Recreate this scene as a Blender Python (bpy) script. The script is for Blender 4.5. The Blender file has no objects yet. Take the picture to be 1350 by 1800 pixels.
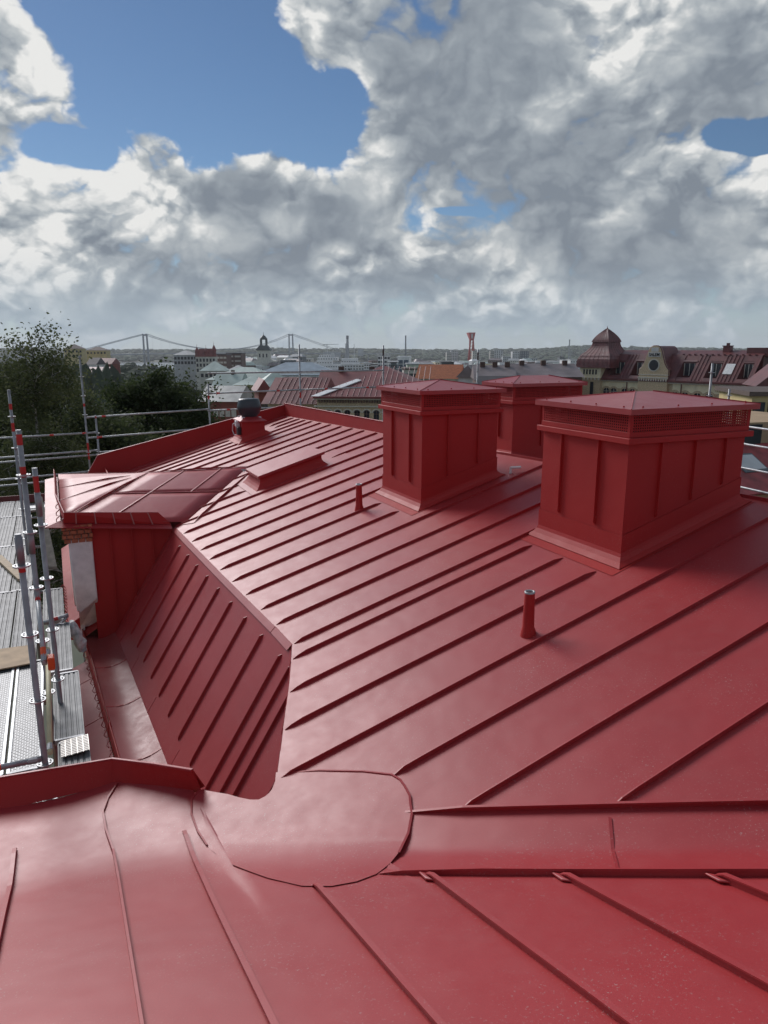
import bpy, bmesh, math, random
from mathutils import Vector, Matrix, noise as mnoise
R = math.radians
rnd = random.Random(7)
scene = bpy.context.scene
col = scene.collection

# ---------------------------------------------------------------- camera
CZ = 45.0                      # eye level above the sea, metres
FPX, HZ = 1250.0, 614.0        # focal length and eye-level row for a 1350 x 1800 frame
PITCH = math.atan((900 - HZ) / FPX)
cam_d = bpy.data.cameras.new('camera')
cam = bpy.data.objects.new('camera', cam_d)
col.objects.link(cam)
cam.location = (0, 0, CZ)
cam.rotation_euler = (R(90) - PITCH, 0, 0)
cam_d.sensor_fit = 'HORIZONTAL'
cam_d.sensor_width = 36.0
cam_d.lens = 36.0 * FPX / 1350.0
cam_d.clip_start = 0.05
cam_d.clip_end = 20000
scene.camera = cam
scene.render.resolution_x, scene.render.resolution_y = 768, 1024
scene.cycles.max_bounces = 6; scene.cycles.diffuse_bounces = 3; scene.cycles.glossy_bounces = 3
scene.view_settings.view_transform = 'Standard'
scene.view_settings.look = 'None'
scene.view_settings.exposure = 0.58
scene.view_settings.gamma = 1.0
scene.view_settings.use_curve_mapping = False

cp, sp = math.cos(PITCH), math.sin(PITCH)
def ray(u, v):
    r = (u - 675) / FPX; t = (900 - v) / FPX
    return Vector((r, cp + t * sp, -sp + t * cp))
def at(u, v, D):               # world point seen at frame position (u, v), D metres ahead
    d = ray(u, v); return Vector((0, 0, CZ)) + d * (D / d.y)

# ---------------------------------------------------------------- sky
SUN_AZ, SUN_EL = -37.0, 31.0   # degrees, azimuth measured clockwise from +Y
world = bpy.data.worlds.new('World'); scene.world = world
world.use_nodes = True
world.cycles.sampling_method = 'MANUAL'; world.cycles.sample_map_resolution = 256
nt = world.node_tree
nt.nodes.clear()
def N(kind, **kw):
    n = nt.nodes.new(kind)
    for k, val in kw.items(): setattr(n, k, val)
    return n
def _in(sock, val):
    if hasattr(val, 'is_output') or isinstance(val, bpy.types.NodeSocket): nt.links.new(val, sock)
    else: sock.default_value = val
def M2(op, a, b=0.0, c=None, clamp=False):
    n = N('ShaderNodeMath', operation=op, use_clamp=clamp)
    _in(n.inputs[0], a); _in(n.inputs[1], b)
    if c is not None: _in(n.inputs[2], c)
    return n.outputs[0]
def VM(op, a, b=None, c=None):
    n = N('ShaderNodeVectorMath', operation=op)
    _in(n.inputs[0], a)
    if b is not None: _in(n.inputs[1], b)
    if c is not None: _in(n.inputs[2], c)
    return n.outputs['Value'] if op in ('LENGTH', 'DOT_PRODUCT') else n.outputs[0]
def SS(x, lo, hi):             # smoothstep
    n = N('ShaderNodeMapRange', interpolation_type='SMOOTHSTEP')
    _in(n.inputs[0], x); n.inputs[1].default_value = lo; n.inputs[2].default_value = hi
    n.inputs[3].default_value = 0; n.inputs[4].default_value = 1
    return n.outputs[0]
def MIX(f, a, b):
    n = N('ShaderNodeMix', data_type='RGBA')
    _in(n.inputs[0], f); _in(n.inputs[6], a); _in(n.inputs[7], b)
    return n.outputs[2]

tc = N('ShaderNodeTexCoord').outputs['Generated']
dirn = VM('NORMALIZE', tc)
sx = N('ShaderNodeSeparateXYZ'); nt.links.new(dirn, sx.inputs[0])
azr = M2('ARCTAN2', sx.outputs[0], sx.outputs[1])
elr = M2('ARCSINE', sx.outputs[2])
cmb = N('ShaderNodeCombineXYZ')
nt.links.new(M2('MULTIPLY', azr, 180 / math.pi), cmb.inputs[0])
nt.links.new(M2('MULTIPLY', elr, 180 / math.pi), cmb.inputs[1])
P0 = cmb.outputs[0]            # (azimuth, elevation) in degrees

def fbm(vec, scale, detail, rough, off=(0, 0, 0), lac=2.1, stretch=(1, 1, 1.5)):
    v = VM('MULTIPLY_ADD', vec, stretch, off)
    n = N('ShaderNodeTexNoise', noise_dimensions='3D')
    nt.links.new(v, n.inputs['Vector'])
    n.inputs['Scale'].default_value = scale; n.inputs['Detail'].default_value = detail
    n.inputs['Roughness'].default_value = rough; n.inputs['Lacunarity'].default_value = lac
    return n
# slow warp so that cloud outlines do not follow the ellipses
wp = fbm(dirn, 5.0, 2, 0.55, (3.1, 0, 0))
warp = VM('MULTIPLY_ADD', wp.outputs['Color'], (5.5, 4.5, 0), (-2.75, -2.25, 0))
PW = VM('ADD', P0, warp)

def azel(u, v):
    d = ray(u, v).normalized()
    return math.degrees(math.atan2(d.x, d.y)), math.degrees(math.asin(d.z))
def field(blobs, P):
    cur = None
    for (u, v, ru, rv) in blobs:
        a0, e0 = azel(u, v)
        k = 0.0432 if v > 300 else 0.040
        sxx, syy = 1 / (ru * k), 1 / (rv * k)
        q = VM('MULTIPLY_ADD', P, (sxx, syy, 0), (-a0 * sxx, -e0 * syy, 0))
        g = M2('SUBTRACT', 1.0, VM('LENGTH', q))
        cur = g if cur is None else M2('SMOOTH_MAX', cur, g, 0.18)
    return cur
cloud_blobs = [
    (10, 80, 130, 105), (-150, 150, 260, 130),
    (45, 410, 200, 150), (290, 340, 230, 175), (420, 360, 250, 165), (560, 385, 180, 130), (150, 500, 320, 120),
    (590, 60, 190, 150), (740, 230, 240, 210), (930, 130, 330, 300), (1180, 110, 330, 250), (1100, 380, 360, 190),
    (700, 470, 190, 110), (850, 470, 180, 110), (1300, 430, 260, 140), (560, 490, 380, 140), (1000, 530, 450, 120),
    (1480, 260, 220, 420), (-260, 430, 260, 180), (180, 440, 190, 110), (340, 470, 190, 100), (590, 500, 160, 80), (690, 365, 90, 70),
]
grey_blobs = [
    (770, 150, 170, 230), (960, 310, 210, 150), (610, 390, 150, 80), (490, 430, 170, 85), (1150, 440, 260, 90),
    (230, 525, 170, 40), (1250, 130, 150, 90), (420, 340, 110, 50), (900, 60, 120, 160), (330, 440, 120, 40), (720, 500, 160, 30),
]
white_blobs = [
    (65, 85, 80, 90), (60, 330, 110, 55), (200, 285, 80, 50), (330, 265, 90, 45), (430, 270, 70, 45), (560, 300, 90, 35),
    (480, 30, 60, 80), (545, 120, 45, 75), (605, 210, 40, 80), (660, 300, 60, 60), (730, 400, 70, 35), (850, 425, 60, 45), (380, 425, 80, 40), (250, 380, 90, 45),
    (90, 470, 90, 60), (1335, 290, 60, 45), (985, 185, 60, 30), (1120, 60, 130, 80), (940, 480, 60, 50), (1100, 400, 50, 30), (590, 455, 40, 20), (320, 540, 70, 22), (1310, 430, 60, 40), (500, 400, 50, 25),
]
gap_blobs = [(330, 110, 270, 180), (550, 215, 110, 70), (190, 60, 110, 160), (812, 374, 46, 12), (1335, 232, 80, 32), (120, 270, 60, 35)]
WF = field(white_blobs, PW)
G = field(cloud_blobs, PW)
K = field(grey_blobs, PW)
GP = field(gap_blobs, PW)
n1 = fbm(dirn, 7.5, 7, 0.50).outputs['Fac']
n2 = fbm(dirn, 3.0, 3, 0.5, (7, 2, 1)).outputs['Fac']
# rounded billows, sampled twice so that the side towards the sun comes out lighter
sd = Vector((math.sin(R(SUN_AZ)), math.cos(R(SUN_AZ)), 0)) * 0.010 + Vector((0, 0, 0.016))
wob = VM('MULTIPLY', wp.outputs['Color'], (0.12, 0.12, 0.12))
fw = fbm(dirn, 30.0, 3, 0.55, (1, 5, 2))
wob = VM('ADD', wob, VM('MULTIPLY', fw.outputs['Color'], (0.030, 0.030, 0.030)))
def billow(off):
    vo = N('ShaderNodeTexVoronoi', feature='F1', voronoi_dimensions='3D')
    nt.links.new(VM('ADD', VM('MULTIPLY_ADD', dirn, (1, 1, 1.2), off), wob), vo.inputs['Vector'])
    vo.inputs['Scale'].default_value = 19; vo.inputs['Detail'].default_value = 1.6; vo.inputs['Roughness'].default_value = 0.5; vo.inputs['Lacunarity'].default_value = 2.3
    return M2('SUBTRACT', 0.5, vo.outputs['Distance'])
bil = billow((0, 0, 0)); bil2 = billow(tuple(sd))
# outside the framed part of the sky the same broken cloud goes on at its own pace
far = M2('MAXIMUM', SS(M2('ABSOLUTE', sx.outputs[0]), 0.46, 0.62), M2('MAXIMUM', SS(sx.outputs[2], 0.46, 0.60), SS(M2('MULTIPLY', sx.outputs[1], -1), -0.5, -0.2)))
gen = M2('MULTIPLY_ADD', M2('SUBTRACT', n2, 0.47), 3.2, 0.2)
gapf = SS(M2('MULTIPLY_ADD', M2('SUBTRACT', n1, 0.5), 2.4, GP), -0.15, 0.6)
Gm = N('ShaderNodeMix', data_type='FLOAT'); _in(Gm.inputs[0], far); _in(Gm.inputs[2], M2('SUBTRACT', G, M2('MULTIPLY', gapf, 0.75))); _in(Gm.inputs[3], gen)
Gv = Gm.outputs[0]
dens = M2('ADD', M2('MULTIPLY_ADD', M2('SUBTRACT', n1, 0.5), 0.85, M2('MULTIPLY', bil, 0.62)), Gv)
mask = SS(dens, -0.09, 0.22)
# brightness: bulging tops lit, thick parts and undersides grey
lit = M2('MULTIPLY', M2('SUBTRACT', bil, bil2), 1.05)
Kc = SS(M2('MULTIPLY_ADD', M2('SUBTRACT', n1, 0.5), 0.9, K), -0.30, 0.6)
Kf = N('ShaderNodeMix', data_type='FLOAT'); _in(Kf.inputs[0], far); _in(Kf.inputs[2], Kc); _in(Kf.inputs[3], SS(n2, 0.44, 0.72))
relief = M2('MULTIPLY_ADD', Kf.outputs[0], -0.55, 0.85)
wfin = M2('MULTIPLY', SS(M2('MULTIPLY_ADD', M2('SUBTRACT', n1, 0.5), 1.0, WF), -0.45, 0.55), M2('SUBTRACT', 1.0, far))
br = M2('ADD', M2('MULTIPLY_ADD', wfin, 0.34, M2('MULTIPLY_ADD', Kf.outputs[0], -0.36, 0.60)), M2('MULTIPLY', M2('ADD', lit, M2('MULTIPLY', bil, 0.40)), relief))
br = M2('ADD', br, M2('MULTIPLY', M2('SUBTRACT', n1, 0.5), 0.24), clamp=True)
ramp = N('ShaderNodeValToRGB')
nt.links.new(br, ramp.inputs[0])
el = ramp.color_ramp.elements
el[0].position = 0.10; el[0].color = (0.215, 0.25, 0.295, 1)
el[1].position = 0.95; el[1].color = (0.82, 0.82, 0.805, 1)
e = el.new(0.36); e.color = (0.315, 0.355, 0.395, 1)
e = el.new(0.62); e.color = (0.46, 0.495, 0.52, 1)
cloud_col = ramp.outputs[0]

sky = N('ShaderNodeTexSky', sky_type='NISHITA')
sky.sun_disc = False
sky.sun_elevation = R(SUN_EL); sky.sun_rotation = R(SUN_AZ)
sky.altitude = 50; sky.air_density = 1.0; sky.dust_density = 0.05; sky.ozone_density = 5.0
SKY_S = 0.066
skyc = VM('SCALE', sky.outputs[0]); skyc.node.inputs['Scale'].default_value = SKY_S
# low haze towards the horizon
hz = SS(elr, R(7.5), R(0.0))
pale = MIX(M2('MULTIPLY', hz, 0.78), MIX(mask, skyc, cloud_col), (0.42, 0.51, 0.585, 1))
bg = N('ShaderNodeBackground'); nt.links.new(pale, bg.inputs[0]); bg.inputs[1].default_value = 0.67
wo = N('ShaderNodeOutputWorld'); nt.links.new(bg.outputs[0], wo.inputs[0])

# ---------------------------------------------------------------- sun, softened by cloud
sl = bpy.data.lights.new('sun', 'SUN'); sl.energy = 1.75; sl.angle = R(26); sl.color = (1, 0.955, 0.945)
so = bpy.data.objects.new('sun', sl); col.objects.link(so)
sdir = Vector((math.sin(R(SUN_AZ)) * math.cos(R(SUN_EL)), math.cos(R(SUN_AZ)) * math.cos(R(SUN_EL)), math.sin(R(SUN_EL))))
so.rotation_euler = sdir.to_track_quat('Z', 'Y').to_euler()
so.location = (-40, 30, 90)

# ================================================================ helpers
class MB:
    """collects faces; build() links them as ONE mesh object"""
    def __init__(s, f=None): s.v = []; s.f = []; s.map = f or (lambda p: p)
    def pt(s, p): s.v.append(tuple(s.map(p))); return len(s.v) - 1
    def poly(s, pts): s.f.append([s.pt(p) for p in pts])
    def quad(s, a, b, c, d): s.poly((a, b, c, d))
    def box(s, x0, x1, y0, y1, z0, z1):
        i = [s.pt((x, y, z)) for z in (z0, z1) for (x, y) in ((x0, y0), (x1, y0), (x1, y1), (x0, y1))]
        for q in ((3, 2, 1, 0), (4, 5, 6, 7), (0, 1, 5, 4), (1, 2, 6, 5), (2, 3, 7, 6), (3, 0, 4, 7)): s.f.append([i[k] for k in q])
    def prism(s, pts, d):              # polygon extruded by vector d
        n = len(pts); d = Vector(d)
        a = [s.pt(p) for p in pts]; b = [s.pt(Vector(p) + d) for p in pts]
        s.f.append(a[::-1]); s.f.append(b)
        for k in range(n): s.f.append([a[k], a[(k + 1) % n], b[(k + 1) % n], b[k]])
    def grid(s, fn, nu, nv):
        ix = [[s.pt(fn(i / nu, j / nv)) for j in range(nv + 1)] for i in range(nu + 1)]
        for i in range(nu):
            for j in range(nv): s.f.append([ix[i][j], ix[i + 1][j], ix[i + 1][j + 1], ix[i][j + 1]])
        return ix
    def tube(s, p0, p1, r0, r1=None, n=8, caps=True):
        r1 = r0 if r1 is None else r1
        p0, p1 = Vector(p0), Vector(p1); ax = (p1 - p0)
        if ax.length < 1e-6: return
        ax.normalize()
        t = Vector((0, 0, 1)) if abs(ax.z) < .9 else Vector((1, 0, 0))
        e1 = ax.cross(t).normalized(); e2 = ax.cross(e1)
        A = []; B = []
        for k in range(n):
            an = 2 * math.pi * k / n; d = e1 * math.cos(an) + e2 * math.sin(an)
            A.append(s.pt(p0 + d * r0)); B.append(s.pt(p1 + d * r1))
        for k in range(n): s.f.append([A[k], B[k], B[(k + 1) % n], A[(k + 1) % n]])
        if caps: s.f.append(A); s.f.append(B[::-1])
    def path(s, pts, r, n=8):
        for a, b in zip(pts[:-1], pts[1:]): s.tube(a, b, r, r, n)
    def lathe(s, c, prof, n=16):       # profile [(radius, z)] about a vertical axis at c
        c = Vector(c); rings = []
        for (r, z) in prof: rings.append([s.pt(c + Vector((r * math.cos(2 * math.pi * k / n), r * math.sin(2 * math.pi * k / n), z))) for k in range(n)])
        for a, b in zip(rings[:-1], rings[1:]):
            for k in range(n): s.f.append([a[k], a[(k + 1) % n], b[(k + 1) % n], b[k]])
        s.f.append(rings[0][::-1]); s.f.append(rings[-1])
    def loops(s, rings, cap=False):
        ids = [[s.pt(p) for p in r] for r in rings]; n = len(ids[0])
        for a, b in zip(ids[:-1], ids[1:]):
            for k in range(n): s.f.append([a[k], a[(k + 1) % n], b[(k + 1) % n], b[k]])
        if cap: s.f.append(ids[-1]); s.f.append(ids[0][::-1])
    def sweep(s, pts, prof, up, hs=None):
        """prof [(side, height)] swept along pts; hs scales the height at each point"""
        pts = [Vector(p) for p in pts]; up = Vector(up); n = len(prof); rings = []
        for k, p in enumerate(pts):
            d = (pts[min(k + 1, len(pts) - 1)] - pts[max(k - 1, 0)]).normalized()
            sd = d.cross(up).normalized(); h = 1 if hs is None else hs[k]
            rings.append([p + sd * q[0] + up * (q[1] * h) for q in prof])
        s.loops(rings, cap=True)
    def mesh(s, name, m, smooth=False):
        me = bpy.data.meshes.new(name); me.from_pydata(s.v, [], s.f); me.validate(); me.update()
        if m: me.materials.append(m)
        bm = bmesh.new(); bm.from_mesh(me)
        bmesh.ops.recalc_face_normals(bm, faces=bm.faces) if len(bm.faces) < 60000 else None
        bm.to_mesh(me); bm.free()
        if smooth: me.shade_smooth()
        return me
    def build(s, name, m, parent=None, smooth=False):
        return link(name, s.mesh(name, m, smooth), parent)
def link(name, me, parent=None, loc=None, rz=None):
    o = bpy.data.objects.new(name, me); col.objects.link(o)
    if parent is not None: o.parent = parent
    if loc is not None: o.location = loc
    if rz is not None: o.rotation_euler = (0, 0, rz)
    return o
def bevel(o, w, seg=1):
    md = o.modifiers.new('bevel', 'BEVEL'); md.width = w; md.segments = seg; md.limit_method = 'ANGLE'; md.angle_limit = R(40)
    return o
def solid(o, t, off=-1):
    md = o.modifiers.new('thickness', 'SOLIDIFY'); md.thickness = t; md.offset = off; return o
def tag(o, label=None, cat=None, group=None, kind=None):
    for k, val in (('label', label), ('category', cat), ('group', group), ('kind', kind)):
        if val: o[k] = val
    return o
def thing(name, label, cat, loc=(0, 0, 0), rz=0, group=None):
    o = bpy.data.objects.new(name, None); col.objects.link(o)
    o.location = loc; o.rotation_euler = (0, 0, rz); o.empty_display_size = 0.3
    return tag(o, label, cat, group)

# ---------------------------------------------------------------- materials
MATS = {}
def mat(name, c, rough=0.6, metal=0.0, var=0.12, scale=4.0, bump=0.0, bscale=30.0, spec=0.5, c2=None, streak=False, detail=4):
    if name in MATS: return MATS[name]
    m = bpy.data.materials.new(name); m.use_nodes = True; t = m.node_tree; b = t.nodes['Principled BSDF']
    b.inputs['Roughness'].default_value = rough; b.inputs['Metallic'].default_value = metal
    b.inputs['Specular IOR Level'].default_value = spec
    geo = t.nodes.new('ShaderNodeNewGeometry')
    mp = t.nodes.new('ShaderNodeVectorMath'); mp.operation = 'MULTIPLY'; mp.inputs[1].default_value = (1, 1, 0.25 if streak else 1)
    t.links.new(geo.outputs['Position'], mp.inputs[0])
    no = t.nodes.new('ShaderNodeTexNoise'); no.inputs['Scale'].default_value = scale; no.inputs['Detail'].default_value = detail
    t.links.new(mp.outputs[0], no.inputs['Vector'])
    rp = t.nodes.new('ShaderNodeValToRGB'); rp.color_ramp.elements[0].position = .3; rp.color_ramp.elements[1].position = .7
    c = Vector(c[:3]); lo = Vector(c2) if c2 else c * (1 - var * 1.5); hi = c * (1 + var)
    rp.color_ramp.elements[0].color = (*lo, 1); rp.color_ramp.elements[1].color = (*hi, 1)
    t.links.new(no.outputs['Fac'], rp.inputs[0]); t.links.new(rp.outputs[0], b.inputs['Base Color'])
    if bump:
        n2 = t.nodes.new('ShaderNodeTexNoise'); n2.inputs['Scale'].default_value = bscale; n2.inputs['Detail'].default_value = 5
        t.links.new(geo.outputs['Position'], n2.inputs['Vector'])
        bp = t.nodes.new('ShaderNodeBump'); bp.inputs['Strength'].default_value = bump; bp.inputs['Distance'].default_value = 0.02
        t.links.new(n2.outputs['Fac'], bp.inputs['Height']); t.links.new(bp.outputs[0], b.inputs['Normal'])
    MATS[name] = m; return m

def roof_paint(name, base, rough0, rough1, dust=0.5, coat=0.0, ior=1.62):
    """coil-coated red sheet: slightly mottled, oil-canned, with dust specks and scuffs"""
    m = bpy.data.materials.new(name); m.use_nodes = True; t = m.node_tree; b = t.nodes['Principled BSDF']
    def nd(k, **kw):
        n = t.nodes.new(k)
        for a, v in kw.items(): setattr(n, a, v)
        return n
    def noise(sc, det, ro=.55):
        n = nd('ShaderNodeTexNoise'); n.inputs['Scale'].default_value = sc; n.inputs['Detail'].default_value = det; n.inputs['Roughness'].default_value = ro
        t.links.new(geo.outputs['Position'], n.inputs['Vector']); return n.outputs['Fac']
    def rng(x, a, b_, c, d):
        n = nd('ShaderNodeMapRange'); t.links.new(x, n.inputs[0])
        for k, v in enumerate((a, b_, c, d)): n.inputs[k + 1].default_value = v
        return n.outputs[0]
    def mix(f, a, c):
        n = nd('ShaderNodeMix', data_type='RGBA')
        for s_, v in ((n.inputs[0], f), (n.inputs[6], a), (n.inputs[7], c)):
            if isinstance(v, bpy.types.NodeSocket): t.links.new(v, s_)
            else: s_.default_value = v
        return n.outputs[2]
    geo = nd('ShaderNodeNewGeometry')
    base = Vector(base)
    big = noise(0.9, 4); fine = noise(210, 2); mid = noise(7, 6, .65)
    c = mix(rng(big, .3, .7, 0, 1), (*(base * .93), 1), (*(base * 1.07), 1))
    c = mix(rng(fine, .35, .7, 0, .22), c, (*(base * 1.55), 1))
    ds = nd('ShaderNodeMath', operation='MULTIPLY'); t.links.new(rng(noise(70, 3, .7), .60, .68, 0, 1), ds.inputs[0]); t.links.new(rng(noise(1.7, 5), .44, .66, 0, dust), ds.inputs[1])
    c = mix(ds.outputs[0], c, (.42, .30, .28, 1))
    t.links.new(mix(rng(mid, .5, .8, 0, .10 * dust), c, (.34, .17, .16, 1)), b.inputs['Base Color'])
    t.links.new(rng(mid, .3, .7, rough0, rough1), b.inputs['Roughness'])
    b.inputs['IOR'].default_value = ior
    b.inputs['Coat Weight'].default_value = coat; b.inputs['Coat Roughness'].default_value = .30; b.inputs['Coat IOR'].default_value = 1.6
    b1 = nd('ShaderNodeBump'); b1.inputs['Strength'].default_value = .5; b1.inputs['Distance'].default_value = .016
    t.links.new(noise(2.2, 2), b1.inputs['Height'])
    b2 = nd('ShaderNodeBump'); b2.inputs['Strength'].default_value = .10; b2.inputs['Distance'].default_value = .002
    t.links.new(noise(420, 2), b2.inputs['Height']); t.links.new(b1.outputs[0], b2.inputs['Normal'])
    t.links.new(b2.outputs[0], b.inputs['Normal'])
    MATS[name] = m; return m
RED = roof_paint('red_sheet', (.35, .024, .028), .44, .51, .6, 0.0)
RED2 = roof_paint('red_sheet_cladding', (.385, .025, .024), .52, .60, .25, 0, 1.38)
RED3 = roof_paint('red_lid_sheet', (.36, .03, .034), .30, .38, .4, 0.2)
REDG = roof_paint('red_gutter_sheet', (.30, .05, .05), .40, .55, 1.4, 0)
GALV = mat('galvanised_steel', (.46, .48, .49), .5, .6, .18, 9, .08, 60)
GALVD = mat('galvanised_steel_dull', (.36, .37, .38), .55, .55, .2, 6, .1, 60)
ALU = mat('aluminium_deck', (.20, .205, .205), .6, .35, .2, 5, .1, 80)
REDTAPE = mat('red_tape', (.55, .035, .03), .5)
ORANGE = mat('orange_tape', (.85, .12, .03), .45)
BLACK = mat('black_plastic', (.018, .02, .022), .45)
FAN = mat('dark_slate_plastic', (.045, .06, .07), .38)
WHITEP = mat('white_plastic', (.75, .76, .76), .45)
PLASTER = mat('grey_white_plaster', (.88, .87, .85), .9, 0, .10, 6, .5, 90)
BRICK = mat('orange_brick', (.42, .14, .075), .85, 0, .25, 14, .4, 60)
MORTAR = mat('mortar', (.55, .50, .44), .9)
DARK = mat('opening_shade', (.012, .010, .010), .9)  # near-black that paints in the shade inside chimney tops and pipes
WOOD = mat('raw_wood', (.48, .36, .22), .7, 0, .2, 14)
PLY = mat('plywood', (.50, .36, .22), .75, 0, .15, 7)

# ================================================================ the roof the camera stands on
# building frame: a = along the main wing, b = across it (rising), z = height relative to the eye
YAW = R(24.7)
HB = 24.0
class Frame:
    def __init__(s, a, b, z): s.a, s.b, s.z = a, b, z
    def root(s, name, label, cat, group=None):
        c, sn = math.cos(YAW), math.sin(YAW)
        return thing(name, label, cat, (s.b * c - s.a * sn, s.b * sn + s.a * c, CZ + s.z), YAW, group)
    def __call__(s, p): return (p[1] - s.b, p[0] - s.a, p[2] - s.z)      # (a, b, z) -> local x, y, z
def zM(b): return -3.3316 + .2963 * b
def zF(a): return -1.75 - .3443 * a if a < 4.4 else -3.265 - .11 * (a - 4.4)
def zS(a, b):
    m, f, k = zM(b), zF(a), .12
    h = max(k - abs(m - f), 0) / k
    return max(m, f) + h * h * k * .25
def bc(a): return 5.338 - 1.162 * a         # valley crease
EDGE = [(11.76, 1.62), (8.96, 1.745), (6.7, 1.855), (6.19, 1.87), (5.9, 1.765), (5.56, 1.641), (5.243, 1.517), (4.961, 1.402), (4.70, 1.30), (4.494, 1.221), (4.387, 1.172), (4.32, 1.128), (4.287, 1.086), (4.288, 1.025), (4.333, .976), (4.417, .916), (4.514, .857), (4.72, .72)]
def lerp_poly(P, x):
    P = sorted(P)
    if x <= P[0][0]: return P[0][1]
    for (x0, y0), (x1, y1) in zip(P[:-1], P[1:]):
        if x <= x1: return y0 + (y1 - y0) * (x - x0) / max(x1 - x0, 1e-6)
    return P[-1][1]
EDGE_UP = EDGE[:13]
def b_ridge(a): return 5.5 + (18.0 - a) * .06
DA0, DA1, DAC, DB = 11.75, 16.3, 14.0, 3.30     # dormer: side planes, ridge line, where its ridge meets the slope
def b_low(a):
    if a >= 16.3: return 1.05
    if a >= DAC: return DB - (a - DAC) * (DB - 1.2) / (DA1 - DAC)
    if a >= 11.76: return 1.62 + (a - 11.76) * (DB - 1.62) / (DAC - 11.76)
    if a >= 4.29: return lerp_poly(EDGE_UP, a)
    if a >= 3.72: return max(bc(a) - .05, .95)
    return bc(a) + .46
FB = Frame(0, 0, -HB)
bld = FB.root('apartment_building', 'large building with red standing seam metal roof filling the foreground', 'building')
main_roof = MB(FB)
# timber deck under the sheets
main_roof.prism([(18.3, 1.0, zM(1.0) - .06), (18.3, 5.5, zM(5.5) - .06), (-1.2, 6.6, zM(6.6) - .06), (-1.2, 6.75, zM(6.7) - .06)], (0, 0, -.05))
main_roof = main_roof.build('main_roof', RED, bld)
tag(main_roof, 'long red metal roof slope with standing seams')

def pan(a, b, z): # shallow oil-canning of the thin sheet
    return z + .0035 * mnoise.noise(Vector((a * 1.3, b * .9, 3.0))) + .0015 * mnoise.noise(Vector((a * 4, b * 3, 9.0)))
SEAMS_M = [-.66, -.10, .46, 1.02, 1.58, 2.14, 2.70, 3.27, 3.84, 4.39, 4.93, 5.41, 5.92, 6.19, 6.74, 7.25, 7.82, 8.39, 8.96, 9.53, 10.06, 10.62, 11.2, 11.76,
           12.3, 12.86, 13.42, 13.98, 14.54, 15.1, 15.66, 16.2, 16.62, 17.03, 17.44, 17.87, 18.28]
for a0, a1 in zip(SEAMS_M[:-1], SEAMS_M[1:]):
    g = MB(FB); nv = 26 if a0 < 12 else 12
    def fn(i, j, a0=a0, a1=a1):
        a = a0 + (a1 - a0) * i; lo, hi = b_low(a), b_ridge(a)
        b = lo + (hi - lo) * j
        return (a, b, pan(a, b, zS(a, b)))
    g.grid(fn, 8 if a0 < 12 else 4, nv)
    g.build('roof_panel', RED, main_roof, True)
SEAMP = [(-.003, -.004), (-.003, .030), (.006, .0315), (.007, .024), (.004, .022), (.004, -.004)]
UP_M = Vector((-.2963, 0, 1)).normalized()     # local (x=b, y=a)
def seam_mesh(pts, up=(0, 0, 1), taper=(.16, .05), name='standing_seam', m=None, parent=None, prof=SEAMP):
    """pts in (a, b, z); tapered flat at the ends"""
    L = [Vector(FB(p)) for p in pts]; d = [0]
    for p, q in zip(L[:-1], L[1:]): d.append(d[-1] + (q - p).length)
    hs = []
    for x in d:
        h = 1.0
        if taper[0]: h = min(h, .12 + .88 * x / taper[0])
        if taper[1]: h = min(h, .12 + .88 * (d[-1] - x) / taper[1])
        hs.append(max(h, .1))
    g = MB(); g.sweep(L, prof, up, hs)
    return g.build(name, m or RED, parent)
# seams are interrupted at the chimney backs, hatch and fan flashings
def seam_run(a, b0, b1, taper):
    n = max(int((b1 - b0) / .25), 6); wob = rnd.uniform(-.002, .002)
    ts = [0, .02, .05] + [k / n for k in range(1, n)] + [.96, .985, 1]; ts = sorted(set(ts))
    pts = []
    for t in ts:
        b = b0 + (b1 - b0) * t
        aa = a + .004 * mnoise.noise(Vector((a * 7, b * 1.1, 2)))
        pts.append((aa, b, zS(aa, b) + .001))
    seam_mesh(pts, UP_M, taper, parent=main_roof)
for a in SEAMS_M[1:-1]:
    lo, hi = b_low(a) + .02, b_ridge(a) - .03
    if 3.72 < a < 4.29: lo = 1.86
    if abs(a - 3.84) < .01: lo = 1.83
    if a < 3.6: lo = bc(a) + .47
    hi2 = hi
    if a in (4.93, 5.41, 5.92): hi2 = 4.44
    if a in (8.39, 8.96): hi2 = 4.08
    if a in (12.3, 12.86):
        seam_run(a, lo, {12.3: 2.98, 12.86: 3.0}[a], (.12, .12)); seam_run(a, {12.3: 4.55, 12.86: 4.52}[a], hi, (.12, .05)); continue
    if a in (17.44, 17.03): seam_run(a, lo, 3.88, (.12, .12)); seam_run(a, 4.85, hi, (.12, .05)); continue
    seam_run(a, lo, hi2, (.10, .10 if hi2 < hi else .05))
    if hi2 < hi and hi - 0.2 > 6.0: seam_run(a, 5.99, hi, (.1, .05))

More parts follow.
